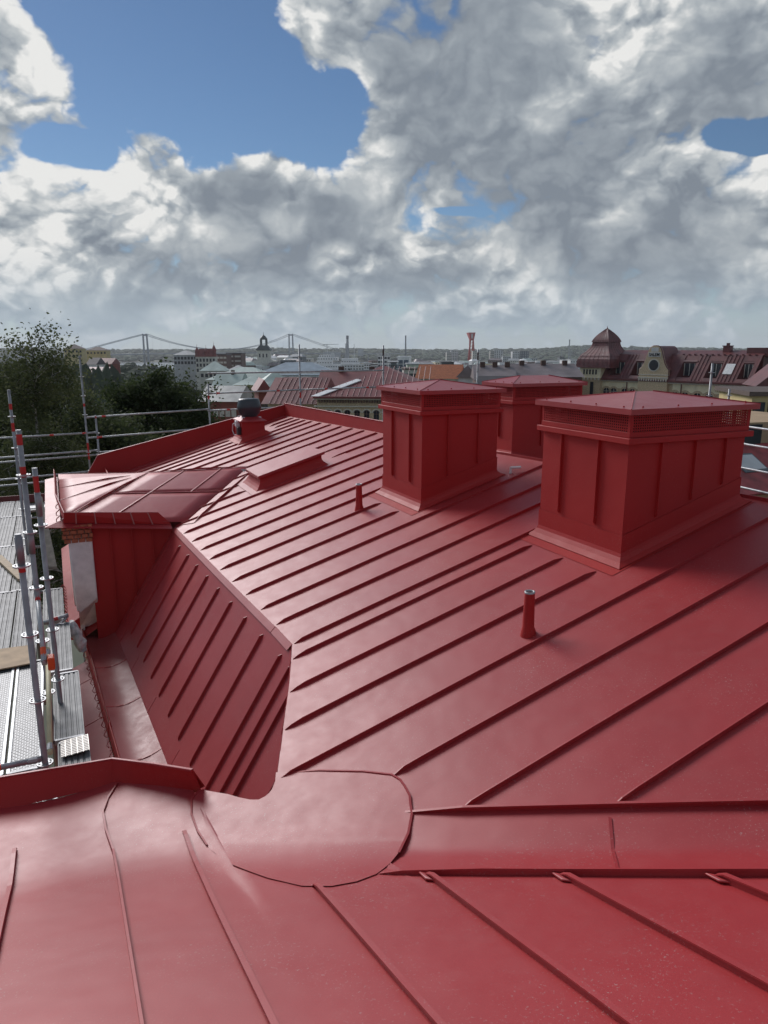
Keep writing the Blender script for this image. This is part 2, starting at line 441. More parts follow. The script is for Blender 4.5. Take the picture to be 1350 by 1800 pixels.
# upper, flatter strip behind the break
up_roof = MB(FB)
def fn(i, j):
    a = -1.2 + 19.5 * i; lo = b_ridge(a); b = lo + (9.6 - lo) * j
    return (a, b, zM(lo) - .26 * (b - lo))
up_roof.grid(fn, 40, 8)
up_roof = up_roof.build('upper_roof', RED, bld, True)
tag(up_roof, 'back slope of the red roof beyond the ridge')
k = -.8
while k < 18:
    pts = [(k, b_ridge(k) + .02 + (9.5 - b_ridge(k)) * t, zM(b_ridge(k)) - .26 * ((9.5 - b_ridge(k)) * t) + .002) for t in (0, .03, .5, 1)]
    seam_mesh(pts, (0, 0, 1), (.1, .05), parent=up_roof); k += .56
far_slope = MB(FB)
far_slope.quad((-1.2, 9.6, zM(6.65) - .26 * 2.95), (18.3, 9.6, zM(5.5) - .26 * 4.1), (18.3, 13, -3.1), (-1.2, 13, -3.1))
far_slope.build('back_slope', RED, bld)
seam_mesh([(a, b_ridge(a), zM(b_ridge(a)) + .004) for a in [-1.0 + x * .55 for x in range(20)]], (0, 0, 1), (.05, .05), 'ridge_seam', parent=main_roof)

# upstand along the ridge at the far end, and the gable parapet
def ribbon(name, base, top, thick, m=RED2, parent=bld, cap=.05):
    """upright sheet between two polylines with a folded coping on top"""
    g = MB(FB); n = len(base)
    for k in range(n - 1):
        bl = [tuple(Vector(base[k]).lerp(Vector(base[k + 1]), t / 6)) for t in range(7)]; tl = [tuple(Vector(top[k]).lerp(Vector(top[k + 1]), t / 6)) for t in range(7)]
        g.grid(lambda i, j: tuple(Vector(bl[round(i * 6)]).lerp(Vector(tl[round(i * 6)]), j)), 6, 3)
    o = solid(g.build(name, m, parent), thick, 0)
    c = MB(); pts = [Vector(FB(p)) for p in top]
    c.sweep(pts, [(-cap, -.012), (-cap, .006), (cap, .006), (cap, -.012)], (0, 0, 1))
    bevel(c.build('coping', RED, o), .003)
    return o
aa = [18.3 - k * .9 for k in range(10)]
ribbon('ridge_upstand', [(a, b_ridge(a) + .03, zM(b_ridge(a)) - .02) for a in aa], [(a, b_ridge(a) + .05, -1.385) for a in aa], .02, cap=.02)
gb = [.84, 1.2, 2, 3, 4, 5, 5.52]
gp = ribbon('gable_parapet', [(18.3, b, zM(max(b, .84)) - .03) for b in gb], [(18.3, b, -2.481 + (b - .84) * .2255) for b in gb], .05, cap=.035)
c = MB(FB); c.quad((18.3, .84, zM(.84) - .6), (18.3, .84, -2.481), (18.3, .44, -3.145), (18.3, .44, -3.6)); solid(c.build('parapet_end', RED2, gp), .05, 0)
c = MB(); c.sweep([Vector(FB((18.3, .84, -2.476))), Vector(FB((18.3, .44, -3.14))), Vector(FB((18.3, .3, -3.4)))], [(-.035, -.006), (-.035, .012), (.035, .012), (.035, -.006)], (1, 0, .6)); c.build('coping', RED, gp)
# short kerb at the far eave
kb = MB(FB); kb.quad((16.3, 1.02, zM(1.0) - .1), (18.28, 1.02, zM(1) - .1), (18.28, .98, zM(1) + .26), (16.3, .98, zM(1) + .26)); solid(kb.build('eave_upstand', RED2, bld), .02)

# drip edge folded down along the eave of the slope
dr = MB(FB)
ED = [(a, b) for (a, b) in EDGE]
for (a0, b0), (a1, b1) in zip(ED[:-1], ED[1:]):
    dr.quad((a0, b0, zS(a0, b0) + .002), (a1, b1, zS(a1, b1) + .002), (a1, b1 - .012, zS(a1, b1) - .055), (a0, b0 - .012, zS(a0, b0) - .055))
solid(dr.build('drip_edge', RED, bld), .004)
# narrow flashing strip lying along the eave
fs = MB(FB)
for (a0, b0), (a1, b1) in zip(ED[:3], ED[1:4]):
    fs.quad((a0, b0 - .055, zM(b0) - .050), (a1, b1 - .055, zM(b1) - .050), (a1, b1 - .002, zM(b1) + .004), (a0, b0 - .002, zM(b0) + .004))
solid(fs.build('eave_flashing', RED, bld), .004)

# ---------------------------------------------------------------- steep lower face
def edge_line(a): return 1.87 + (a - 6.19) * (1.62 - 1.87) / (11.76 - 6.19)
SL_B, SL_Z = -1.02, -1.63
def Pp(a, t):                                    # t = 0 at the top, 1 at the fold
    b = edge_line(a) - .03; z = zM(edge_line(a)) - .045
    s = t
    return (a, b + SL_B * s, z + SL_Z * s + .03 * max(0, t - .82) ** 1.0)
steep = MB(FB)
steep.grid(lambda i, j: (lambda q: (q[0], q[1] - .01, q[2] - .03))(Pp(3.6 + 8.3 * i, j)), 10, 6)
steep = steep.build('steep_lower_face', RED2, bld)
tag(steep, 'steep lower roof face with close parallel seams')
SEAMS_P = [4.2, 4.72, 5.22, 5.74, 5.98] + [6.27 + k * .585 for k in range(10)]
for a0, a1 in zip([3.6] + SEAMS_P, SEAMS_P + [11.9]):
    g = MB(FB); g.grid(lambda i, j: (lambda q: (q[0], q[1] + .003 * mnoise.noise(Vector((q[0] * 2, j * 3, 5))), q[2]))(Pp(a0 + (a1 - a0) * i, j)), 6, 14)
    g.build('face_panel', RED, steep, True)
nP = Vector((-SL_Z, 0, -SL_B)).normalized(); nP = Vector((-abs(nP.x), 0, abs(nP.z)))
for a in SEAMS_P:
    ts = [.045, .06, .1, .3, .5, .7, .8, .845, .86]
    seam_mesh([Pp(a, t) for t in ts], nP, (.02, .04), parent=steep)
for a in (7.3, 8.7, 10.1, 11.3):                 # butt joints of the unseamed foot of the face
    seam_mesh([Pp(a, t) for t in (.88, .93, 1.0)], nP, (0, 0), 'lap_joint', prof=[(-.01, -.002), (-.01, .004), (.01, .004), (.01, -.002)], parent=steep)

# ---------------------------------------------------------------- gutter ledge at its foot
def fold(a): q = Pp(a, 1.0); return q
def lip(a): return (a, .34 - (a - 7.2) * .048, fold(a)[2] - .05)
led = MB(FB)
def fn(i, j):
    a = 4.6 + 7.4 * i; f0, l0 = fold(a), lip(a)
    return (a, f0[1] + (l0[1] - f0[1]) * j, f0[2] + (l0[2] - f0[2]) * j - .05 * math.sin(math.pi * j) + .004 * mnoise.noise(Vector((a * 1.5, j * 2, 1))))
led.grid(fn, 50, 10)
led = led.build('gutter_ledge', REDG, bld, True)
tag(led, 'scuffed sheet metal gutter ledge at the foot of the steep face')
for a in (6.3, 7.75, 9.2, 10.55):
    seam_mesh([(a, fold(a)[1] + (lip(a)[1] - fold(a)[1]) * t, fold(a)[2] + (lip(a)[2] - fold(a)[2]) * t - .05 * math.sin(math.pi * t) + .001) for t in (0, .25, .5, .75, 1)], (0, 0, 1), (0, 0), 'lap_joint', prof=[(-.012, -.002), (-.012, .005), (.012, .005), (.012, -.002)], parent=led)
lp = MB(FB)
AL = [4.6 + k * .5 for k in range(16)]
for a0, a1 in zip(AL[:-1], AL[1:]):
    p, q = lip(a0), lip(a1)
    lp.quad(p, q, (q[0], q[1] - .02, q[2] + .07), (p[0], p[1] - .02, p[2] + .07))
    lp.quad((p[0], p[1] - .03, p[2] + .07), (q[0], q[1] - .03, q[2] + .07), (q[0], q[1] - .04, q[2] - .12), (p[0], p[1] - .04, p[2] - .12))
solid(lp.build('gutter_lip', RED2, bld), .006)
es = MB(FB)
es.grid(lambda i, j: (4.6 + 6.6 * i, lip(4.6 + 6.6 * i)[1] - .05 - .24 * j, lip(4.6 + 6.6 * i)[2] - .13 - .10 * j), 24, 2)
eave_sheet = es.build('eave_sheet', RED, bld)
for a in (6.6, 7.9, 9.2, 10.5):
    l = lip(a); seam_mesh([(a, l[1] - .05, l[2] - .128), (a, l[1] - .29, l[2] - .228)], (0, 0, 1), (0, 0), 'lap_joint', prof=[(-.01, -.002), (-.01, .004), (.01, .004), (.01, -.002)], parent=eave_sheet)
a = 5.3
while a < 12:
    l = lip(a); g = MB(FB)
    g.path([(a, l[1] - .045, l[2] + .03), (a, l[1] - .085, l[2] - .02), (a + .03, l[1] - .10, l[2] - .07), (a + .06, l[1] - .075, l[2] - .12), (a + .03, l[1] - .05, l[2] - .10)], .0042, 5)
    g.build('gutter_hook', RED2, led); a += .27
# outer wall below the eaves
wl = MB(FB)
wl.box(4.5, 18.2, .12, .5, -HB, -4.9)
wl.box(4.3, 4.6, -9, .5, -HB, -3.6)
wl.box(18.0, 18.25, .44, 12.6, -HB, -3.2)
wl.box(-1, 18.2, 12.4, 12.7, -HB, -3.2)
wl.build('wall', mat('building_wall', (.40, .22, .14), .9, 0, .2, 3, .3), bld)

# ---------------------------------------------------------------- near slope under the camera
front = MB(FB)
front.prism([(-2.5, -6, zF(-2.5) - .08), (-2.5, 6, zF(-2.5) - .08), (-.6, 6, zF(-.6) - .08), (4.2, .5, zF(4.2) - .1), (4.2, -6, zF(4.2) - .1)], (0, 0, -.05))
front = front.build('front_roof', RED, bld)
tag(front, 'near red roof slope falling away below the viewpoint')
EAVE = [(-6, 5.95), (-2.2, 5.75), (-.65, 5.53), (.147, 5.36), (.45, 5.03), (.71, 4.72)]
def a_top(b):
    if b <= .71: return lerp_poly(EAVE, b)
    if b < 1.5: return max((5.338 - b) / 1.162, 3.1) + .02
    return (5.338 - .41 - b) / 1.162
SEAMS_F = [-3.2, -2.67, -2.13, -1.6, -1.06, -.52, .085, .53, 1.04, 1.57, 2.09, 2.62, 3.15, 3.68, 4.2, 4.73]
for b0, b1 in zip(SEAMS_F[:-1], SEAMS_F[1:]):
    g = MB(FB)
    def fn(i, j, b0=b0, b1=b1):
        b = b0 + (b1 - b0) * i; hi = a_top(b); a = -2.4 + (hi + 2.4) * j
        return (a, b, pan(b + 20, a, zS(a, b) if b < 1.5 else zF(a)))
    g.grid(fn, 8, 44); g.build('roof_panel', RED, front, True)
UP_F = Vector((0, .3443, 1)).normalized()
def fseam(b, hi, taper):
    n = 26; pts = []
    for k in range(n + 1):
        t = k / n; t = 1 - (1 - t) ** 1.6; a = hi + (-2.3 - hi) * (1 - t)
        pts.append((a, b + .004 * mnoise.noise(Vector((b * 5, a * 1.2, 7))), zS(a, b) + .001 if b < 1.5 else zF(a) + .001))
    seam_mesh(pts, UP_F, (0, taper), parent=front, prof=[(-.006, -.004), (-.007, .030), (-.016, .032), (-.016, .040), (.010, .041), (.011, .030), (.005, .028), (.005, -.004)])
for b in SEAMS_F[1:-1]:
    if abs(b - .085) < .01: continue
    hi = {-.52: 4.86, .53: 4.37, 1.04: 3.16}.get(b, 4.85 if b < 0 else a_top(b) - .01)
    fseam(b, hi, .05)
# the one seam that runs on, bent over flat, to the upstand
pts = [(-2.3 + k * .3, .085, zF(-2.3 + k * .3) + .001) for k in range(22)] + [(4.45, .08, zS(4.45, .08) + .002), (4.75, .05, zS(4.75, .05) + .002), (5.0, .045, zS(5, .045) + .002), (5.16, .09, zS(5.16, .09) + .002), (5.31, .17, zS(5.31, .17) + .01)]
seam_mesh(pts, UP_F, (0, .9), parent=front, prof=[(-.006, -.004), (-.006, .038), (.008, .039), (.008, .028), (.005, .027), (.005, -.004)])

# valley tray between the two slopes, with a seam along each side
val = MB(FB)
def vt(i, j):
    a = 3.46 - 4.31 * i; s = -.41 + .87 * j
    b = bc(a) + s; k = .06
    return (a, b, (zM(b) if j >= .47 else zF(a)) + .003 + (0.0 if abs(j - .47) > .12 else .006 * (1 - abs(j - .47) / .12)))
val.grid(vt, 40, 16)
val = val.build('valley_tray', RED, bld, True)
tag(val, 'shallow valley gutter tray between the two roof slopes')
va = [3.53 - k * .28 for k in range(16)]
vs = lambda off, fl: [(a, bc(a) + off + .012 * mnoise.noise(Vector((a * 2, off, 0))), (zM(bc(a) + off) if fl else zF(a)) + .002) for a in va]
seam_mesh(vs(.46, 1), UP_M, (.10, 0), 'valley_seam', parent=val, prof=[(-.006, -.004), (-.006, .040), (.012, .041), (.012, .028), (.006, .026), (.006, -.004)])
seam_mesh([(a, bc(a) - .41 + .1 * max(0, a - 2.95), zF(a) + .002) for a in (3.06, 3.02, 2.97)] + vs(-.41, 0)[3:], UP_F, (.22, 0), 'valley_seam', parent=val, prof=[(-.008, -.004), (-.007, .034), (.010, .036), (.010, .024), (.006, .022), (.006, -.004)])
jp = [(2.30 + .345 * s, 2.343 + .262 * s, max(zM(2.343 + .262 * s), zF(2.30 + .345 * s)) + .006) for s in (0, .2, .4, .5, .6, .8, 1)]
seam_mesh(jp, (0, 0, 1), (0, 0), 'lap_joint', prof=[(-.009, -.002), (-.009, .006), (.009, .006), (.009, -.002)], parent=val)
# folded ends where the near seams run into the tray
for b in (1.57, 2.09, 2.62, 3.15):
    a = a_top(b); g = MB(FB)
    g.prism([(a + .02, b - .03, zF(a) + .006), (a - .05, b + .02, zF(a - .05) + .006), (a - .13, b + .012, zF(a - .13) + .004), (a - .07, b - .035, zF(a - .07) + .006)], (0, 0, .014))
    bevel(g.build('folded_seam_end', RED, front, True), .008, 2)

def ss_(x, a, b):
    t = min(max((x - a) / (b - a), 0), 1); return t * t * (3 - 2 * t)
# rounded apron sheet dressed over the foot of the valley
AP = [(4.473, 1.202), (4.257, 1.451), (4.014, 1.69), (3.846, 1.822), (3.76, 1.845), (3.681, 1.842), (3.59, 1.83), (3.521, 1.80), (3.44, 1.77), (3.375, 1.725), (3.31, 1.68), (3.262, 1.63), (3.19, 1.56), (3.12, 1.47), (3.06, 1.36), (3.05, 1.24), (3.09, 1.11), (3.2, .98), (3.43, .85), (3.794, .70), (4.1, .63), (4.3, .605), (4.5, .60), (4.66, .63), (4.72, .70)]
AP += [(a, b) for (a, b) in EDGE[::-1] if a < 4.47 or (b < .9 and a < 4.7)]
ap = MB()
bm = bmesh.new()
vs_ = [bm.verts.new((b, a, 0)) for (a, b) in AP]
bm.faces.new(vs_)
bmesh.ops.triangulate(bm, faces=bm.faces[:])
for _ in range(6): bmesh.ops.subdivide_edges(bm, edges=[e for e in bm.edges if e.calc_length() > .035], cuts=1, use_grid_fill=False); bmesh.ops.triangulate(bm, faces=bm.faces[:])
for v in bm.verts:
    b, a = v.co.x, v.co.y
    dm = zM(b) - zF(a); v.co.z = zS(a, b) - .006 + .017 * max(ss_(dm, -.03, .05), .80 * ss_(b, .58, .70))
bmesh.ops.recalc_face_normals(bm, faces=bm.faces)
me = bpy.data.meshes.new('valley_apron'); 
for v in bm.verts: v.co.z += HB
bm.to_mesh(me); bm.free(); me.materials.append(RED); me.shade_smooth()
apron = link('valley_apron', me, bld)
tag(apron, 'rounded flat sheet covering the foot of the valley')
rim = [(a, b, zS(a, b) + .009) for (a, b) in AP[1:13]]
seam_mesh([(4.40, 1.28, zS(4.4, 1.28) + .009)] + rim, (0, 0, 1), (.2, .3), 'rim_fold', prof=[(-.008, -.006), (-.008, .008), (.006, .008), (.006, -.006)], parent=apron)
rim = [(a, b, zS(a, b) + .012) for (a, b) in AP[20:25]]
seam_mesh(rim, (0, 0, 1), (.3, .05), 'rim_fold', prof=[(-.006, -.006), (-.006, .007), (.006, .007), (.006, -.006)], parent=apron)

# eave upstand of the near slope
base = [(a, b, zS(a, b) - .02) for (b, a) in EAVE]
top = [(6.0, -6, -3.31), (5.86, -2.2, -3.275), (5.64, -.645, -3.195), (5.43, .155, -3.125), (5.07, .42, -3.03), (4.70, .655, -2.93)]
ribbon('eave_upstand', base, top, .012, m=RED2, cap=.012)
c = MB(FB); c.prism([(4.70, .655, -2.935), (4.735, .735, -3.11), (4.78, .69, -3.15), (4.76, .62, -3.0)], (.006, .006, 0)); c.build('upstand_end', RED2, bld)

# ================================================================ chimneys clad in red sheet
def chimney(label, a0, a1, b0, b1, zbase, seams_front, seams_side, holes=True, ztop=-.83, cap_rise=.105, root_name='chimney'):
    """front = face towards -b (short side runs along a), side = face towards -a (runs along b)"""
    fr = Frame((a0 + a1) / 2, (b0 + b1) / 2, zbase)
    rt = fr.root(root_name, label, 'chimney', 'sheet metal chimneys on the red roof')
    zr = lambda a, b: zM(b) if b < b_ridge(a) else zM(b_ridge(a)) - .26 * (b - b_ridge(a))
    HF = .27                                                     # height of the flashing strip
    core = MB(fr)
    core.loops([[(a0 + .02, b0 + .02, zbase - .1), (a1 - .02, b0 + .02, zbase - .1), (a1 - .02, b1 - .02, zbase - .1), (a0 + .02, b1 - .02, zbase - .1)],
                [(a0 + .02, b0 + .02, ztop + .02), (a1 - .02, b0 + .02, ztop + .02), (a1 - .02, b1 - .02, ztop + .02), (a0 + .02, b1 - .02, ztop + .02)]], True)
    body = core.build('shaft', RED2, rt)
    def face(n, pt, nrm):
        """n panels; pt(t, z) gives a point, t in 0..1 along the face"""
        ts = [0] + n + [1]
        for t0, t1 in zip(ts[:-1], ts[1:]):
            g = MB(fr)
            def fn(i, j):
                t = t0 + (t1 - t0) * i; p = pt(t, 0); zb = zr(p[0], p[1]) + HF - .03
                z = zb + (ztop - zb) * j; q = Vector(pt(t, z)); w = .0025 * mnoise.noise(Vector((t * 3 + t0 * 9, z * 2, a0)))
                return q + Vector((nrm[0] * w, nrm[1] * w, 0))
            g.grid(fn, 4, 8); g.build('wall_panel', RED2, body, True)
        for t in n:
            p = pt(t, 0); zb = zr(p[0], p[1]) + HF + .02; g = MB(fr)
            x, y = p[0], p[1]; d = .030; w = .006
            if nrm[0]: pts = [(x, y - w, zb), (x, y + w, zb), (x + nrm[0] * d, y + w, zb + .03), (x + nrm[0] * d, y - w, zb + .03)]; top = [(x, y - w, ztop), (x, y + w, ztop), (x + nrm[0] * d, y + w, ztop), (x + nrm[0] * d, y - w, ztop)]
            else: pts = [(x - w, y, zb), (x + w, y, zb), (x + w, y + nrm[1] * d, zb + .03), (x - w, y + nrm[1] * d, zb + .03)]; top = [(x - w, y, ztop), (x + w, y, ztop), (x + w, y + nrm[1] * d, ztop), (x - w, y + nrm[1] * d, ztop)]
            g.loops([pts, top], True); g.build('vertical_seam', RED2, body)
    face(seams_front, lambda t, z: (a1 + (a0 - a1) * t, b0, z), (0, -1))
    face(seams_side, lambda t, z: (a0, b0 + (b1 - b0) * t, z), (-1, 0))
    face([.5], lambda t, z: (a0 + (a1 - a0) * t, b1, z), (0, 1))
    face([.33, .66], lambda t, z: (a1, b1 + (b0 - b1) * t, z), (1, 0))
    # flared flashing down to the slope
    fl = MB(fr); rings = []
    for k in range(9):
        t = k / 8; h = HF * (1 - t) ** 1.0; o = .006 + .085 * max(0, (t - .62) / .38) ** 2.0
        if k == 8: h = .008
        cs = [(a0 - o, b0 - o), (a1 + o, b0 - o), (a1 + o, b1 + o), (a0 - o, b1 + o)]
        rings.append([(x, y, zr(x, y) + h) for x, y in cs])
    fl.loops(rings); fo = solid(fl.build('flashing', RED2, rt), .004, 1)
    # flat skirt sheet on the slope
    sk = MB(fr); s0, s1 = .12, .20
    sk.grid(lambda i, j: (lambda a, b: (a, b, zr(a, b) + .004))(a0 - s0 + (a1 - a0 + 2 * s0) * i, b0 - s1 + (min(b1 + .1, b_ridge(a0) - .05) - b0 + s1) * j), 6, 10)
    sk.build('skirt_sheet', RED2, rt)
    # projecting band, ventilated strip, lid
    def ringbox(name, o0, o1, z0, z1, m=RED2, par=rt, bv=.004):
        g = MB(fr)
        R_ = lambda o, z: [(a0 - o, b0 - o, z), (a1 + o, b0 - o, z), (a1 + o, b1 + o, z), (a0 - o, b1 + o, z)]
        g.loops([R_(o0, z0), R_(o1, z0), R_(o1, z1), R_(o0, z1), R_(o0, z0)])
        return bevel(g.build(name, m, par), bv)
    ringbox('band', -.03, .055, ztop, ztop + .055)
    vz0, vz1, vo = ztop + .055, ztop + .27, .02
    vent = ringbox('vent_frame', -.01, vo + .002, vz0, vz0 + .05)
    for (x, y) in ((a0 - vo, b0 - vo), (a1 + vo, b0 - vo), (a1 + vo, b1 + vo), (a0 - vo, b1 + vo)):
        g = MB(fr); sxn = 1 if x < (a0 + a1) / 2 else -1; syn = 1 if y < (b0 + b1) / 2 else -1
        g.prism([(x, y, vz0 + .04), (x + .035 * sxn, y, vz0 + .04), (x + .035 * sxn, y + .005 * syn, vz0 + .04), (x + .005 * sxn, y + .005 * syn, vz0 + .04), (x + .005 * sxn, y + .035 * syn, vz0 + .04), (x, y + .035 * syn, vz0 + .04)], (0, 0, vz1 - vz0 - .04))
        g.build('corner_post', RED2, vent)
    def lattice(p0, p1):
        g = MB(fr); p0, p1 = Vector(p0), Vector(p1); L = (p1 - p0).length; d = (p1 - p0) / L; nn = Vector((-d.y, d.x, 0)) * .002
        st = .027 if holes else .024; nx = int(L / st); ww = .0056
        def bar(q0, q1, w):
            ax = (q1 - q0).normalized(); sd = ax.cross(nn.normalized()) * w
            g.prism([q0 - sd - nn, q1 - sd - nn, q1 + sd - nn, q0 + sd - nn], nn * 2)
        for k in range(nx + 1): bar(p0 + d * (L * k / nx), p0 + d * (L * k / nx) + Vector((0, 0, vz1 - vz0 - .045)), ww)
        nz = 7
        for k in range(nz + 1): z = Vector((0, 0, (vz1 - vz0 - .045) * k / nz)); bar(p0 + z, p1 + z, ww * .9)
        o = g.build('vent_grille', RED2, rt); o['kind'] = 'stuff'
    z = vz0 + .045; q = vo - .003
    lattice((a0 - q, b0 - q, z), (a1 + q, b0 - q, z)); lattice((a0 - q, b0 - q, z), (a0 - q, b1 + q, z))
    lattice((a0 - q, b1 + q, z), (a1 + q, b1 + q, z)); lattice((a1 + q, b0 - q, z), (a1 + q, b1 + q, z))
    fl2 = MB(fr); fl2.box(a0 + .16, a1 - .16, b0 + .16, b1 - .16, vz0 - .02, vz1 + .0); fl2.build('shade_core', DARK, rt)  # added dark block, keeps the grille holes looking shaded
    o = .075; ze, zt = vz1 + .045, vz1 + .045 + cap_rise
    A0, A1, B0, B1 = a0 - o, a1 + o, b0 - o, b1 + o
    la, lb = A1 - A0, B1 - B0
    if lb >= la: r0, r1 = ((A0 + A1) / 2, B0 + la * .5, zt), ((A0 + A1) / 2, B1 - la * .5, zt)
    else: r0, r1 = (A0 + lb * .5, (B0 + B1) / 2, zt), (A1 - lb * .5, (B0 + B1) / 2, zt)
    c = [(A0, B0, ze), (A1, B0, ze), (A1, B1, ze), (A0, B1, ze)]
    g = MB(fr)
    if lb >= la: fs_ = [(c[0], c[1], r0), (c[1], c[2], r1, r0), (c[2], c[3], r1), (c[3], c[0], r0, r1)]
    else: fs_ = [(c[0], c[1], r1, r0), (c[1], c[2], r1), (c[2], c[3], r0, r1), (c[3], c[0], r0)]
    for f in fs_: g.poly(f)
    cc = [(x, y, ze - .05) for x, y, _ in c]
    for k in range(4): g.quad(c[k], c[(k + 1) % 4], cc[(k + 1) % 4], cc[k])
    lid = bevel(g.build('lid', RED3, rt), .004)
    un = MB(fr); un.poly([(x, y, ze - .045) for x, y, _ in c]); un.build('lid_underside', RED2, lid)
    hs = MB(fr)
    for k in range(4):
        r = r0 if (Vector(c[k]) - Vector(r0)).length < (Vector(c[k]) - Vector(r1)).length else r1
        hs.tube(Vector(c[k]) + Vector((0, 0, .002)), Vector(r) + Vector((0, 0, .002)), .006, .006, 5)
    hs.build('hip_fold', RED, lid)
    for k in range(4):
        p, q = Vector(c[k]), Vector(c[(k + 1) % 4])
        for t in (.08, .36, .64, .92):
            s = MB(fr); w = p + (q - p) * t; w += (Vector(r0) * .5 + Vector(r1) * .5 - w).normalized() * .05 + Vector((0, 0, .004))
            s.tube(w, w + Vector((0, 0, .012)), .009, .007, 6); s.build('screw', RED2, lid)
    return rt
chimney('large red sheet metal chimney nearest the viewer, on the right', 4.86, 6.10, 4.66, 6.14, -2.0, [.26, .70], [.26, .55, .82])
chimney('red sheet metal chimney in the middle of the roof slope', 8.17, 9.38, 4.30, 5.46, -2.1, [.28, .73], [.33, .73], holes=False)
chimney('red sheet metal chimney partly hidden behind the two others', 9.25, 9.98, 6.46, 7.75, -1.9, [.5], [.42, .75], holes=False)

# ---------------------------------------------------------------- roof hatch
fr = Frame(12.4, 3.65, zM(3.65))
rt = fr.root('roof_hatch', 'low red box shaped roof hatch with flat lid between seams', 'hatch')
ha0, ha1, hb0, hb1 = 12.06, 12.86, 3.16, 4.30
def hz_(b, h): return zM(b) + h
g = MB(fr); rings = []
for k in range(7):
    t = k / 6; h = .21 * (1 - t) + .006; o = .10 * max(0, (t - .3) / .7) ** 2
    rings.append([(x, y, hz_(y, h)) for x, y in ((ha0 - o, hb0 - o), (ha1 + o, hb0 - o), (ha1 + o, hb1 + o), (ha0 - o, hb1 + o))])
g.loops(rings); solid(g.build('curb', RED2, rt), .004, 1)
g = MB(fr); o = .05
q = [(ha0 - o, hb0 - o), (ha1 + o, hb0 - o), (ha1 + o, hb1 + o), (ha0 - o, hb1 + o)]
g.loops([[(x, y, hz_(y, .20)) for x, y in q], [(x, y, hz_(y, .25)) for x, y in q]], True); bevel(g.build('lid', RED, rt), .006)
g = MB(fr); g.grid(lambda i, j: (lambda a, b: (a, b, zM(b) + .006))(11.83 + 1.06 * i, 2.95 + 1.9 * j), 4, 8); solid(g.build('skirt_sheet', RED, rt), .004, 1)
g = MB(fr); g.tube((12.84, hb0 - .06, hz_(hb0, .215)), (12.84, hb0 - .14, hz_(hb0, .235)), .015, .012, 8); g.tube((12.78, hb0 - .10, hz_(hb0, .20)), (12.88, hb0 - .10, hz_(hb0, .20)), .008, .008, 6); g.build('latch', GALV, rt)

# ---------------------------------------------------------------- extractor fan on its box
fr = Frame(17.0, 4.25, zM(4.25))
rt = fr.root('roof_fan', 'dark slate mushroom shaped extractor fan on red metal box', 'fan')
fa0, fa1, fb0, fb1 = 16.66, 17.34, 3.98, 4.52
ft = -1.66; g = MB(fr); rings = []
rings.append([(x, y, ft) for x, y in ((fa0, fb0), (fa1, fb0), (fa1, fb1), (fa0, fb1))])
for k in range(7):
    t = k / 6; o = .15 * max(0, (t - .4) / .6) ** 2
    cs = ((fa0 - o, fb0 - o), (fa1 + o, fb0 - o), (fa1 + o, fb1 + o), (fa0 - o, fb1 + o))
    rings.append([(x, y, zM(y) + (.22 * (1 - t) + .008)) for x, y in cs])
g.loops(rings); box = solid(g.build('box', RED2, rt), .005, 1)
g = MB(fr)
g.loops([[(fa0 - .05, fb0 - .05, ft - .02), (fa1 + .05, fb0 - .05, ft - .02), (fa1 + .05, fb1 + .05, ft - .02), (fa0 - .05, fb1 + .05, ft - .02)],
         [(fa0 - .05, fb0 - .05, ft + .01), (fa1 + .05, fb0 - .05, ft + .01), (fa1 + .05, fb1 + .05, ft + .01), (fa0 - .05, fb1 + .05, ft + .01)],
         [(16.82, 4.08, ft + .09), (17.18, 4.08, ft + .09), (17.18, 4.42, ft + .09), (16.82, 4.42, ft + .09)]], True)
bevel(g.build('box_lid', RED, rt), .006)
g = MB(fr); g.lathe((17.0, 4.25, ft + .06), [(.19, 0), (.19, .05), (.25, .10), (.26, .18), (.285, .22), (.285, .27), (.255, .40), (.235, .445), (.10, .455)], 28); g.build('fan_cowl', FAN, rt, True)
for dx, dy in ((-.2, -.2), (.2, -.2), (.2, .2), (-.2, .2)):
    g = MB(fr); g.box(17.0 + dx - .03, 17.0 + dx + .03, 4.25 + dy - .03, 4.25 + dy + .03, ft + .05, ft + .09); g.build('mount_foot', WHITEP, rt)
g = MB(fr); g.box(16.85, 17.0, fb0 - .10, fb0 - .005, -1.80, -1.66); bevel(g.build('junction_box', WHITEP, rt), .01)
g = MB(fr); g.box(16.72, 16.90, fb0 - .09, fb0 - .005, -1.98, -1.80); bevel(g.build('isolator_switch', BLACK, rt), .01)
g = MB(fr); g.path([(16.95, fb0 - .08, -1.70), (17.10, fb0 - .12, -1.76), (17.16, fb0 - .12, -1.92), (17.05, fb0 - .10, -2.02), (16.9, fb0 - .08, -1.98)], .012, 6); g.build('cable', WHITEP, rt)

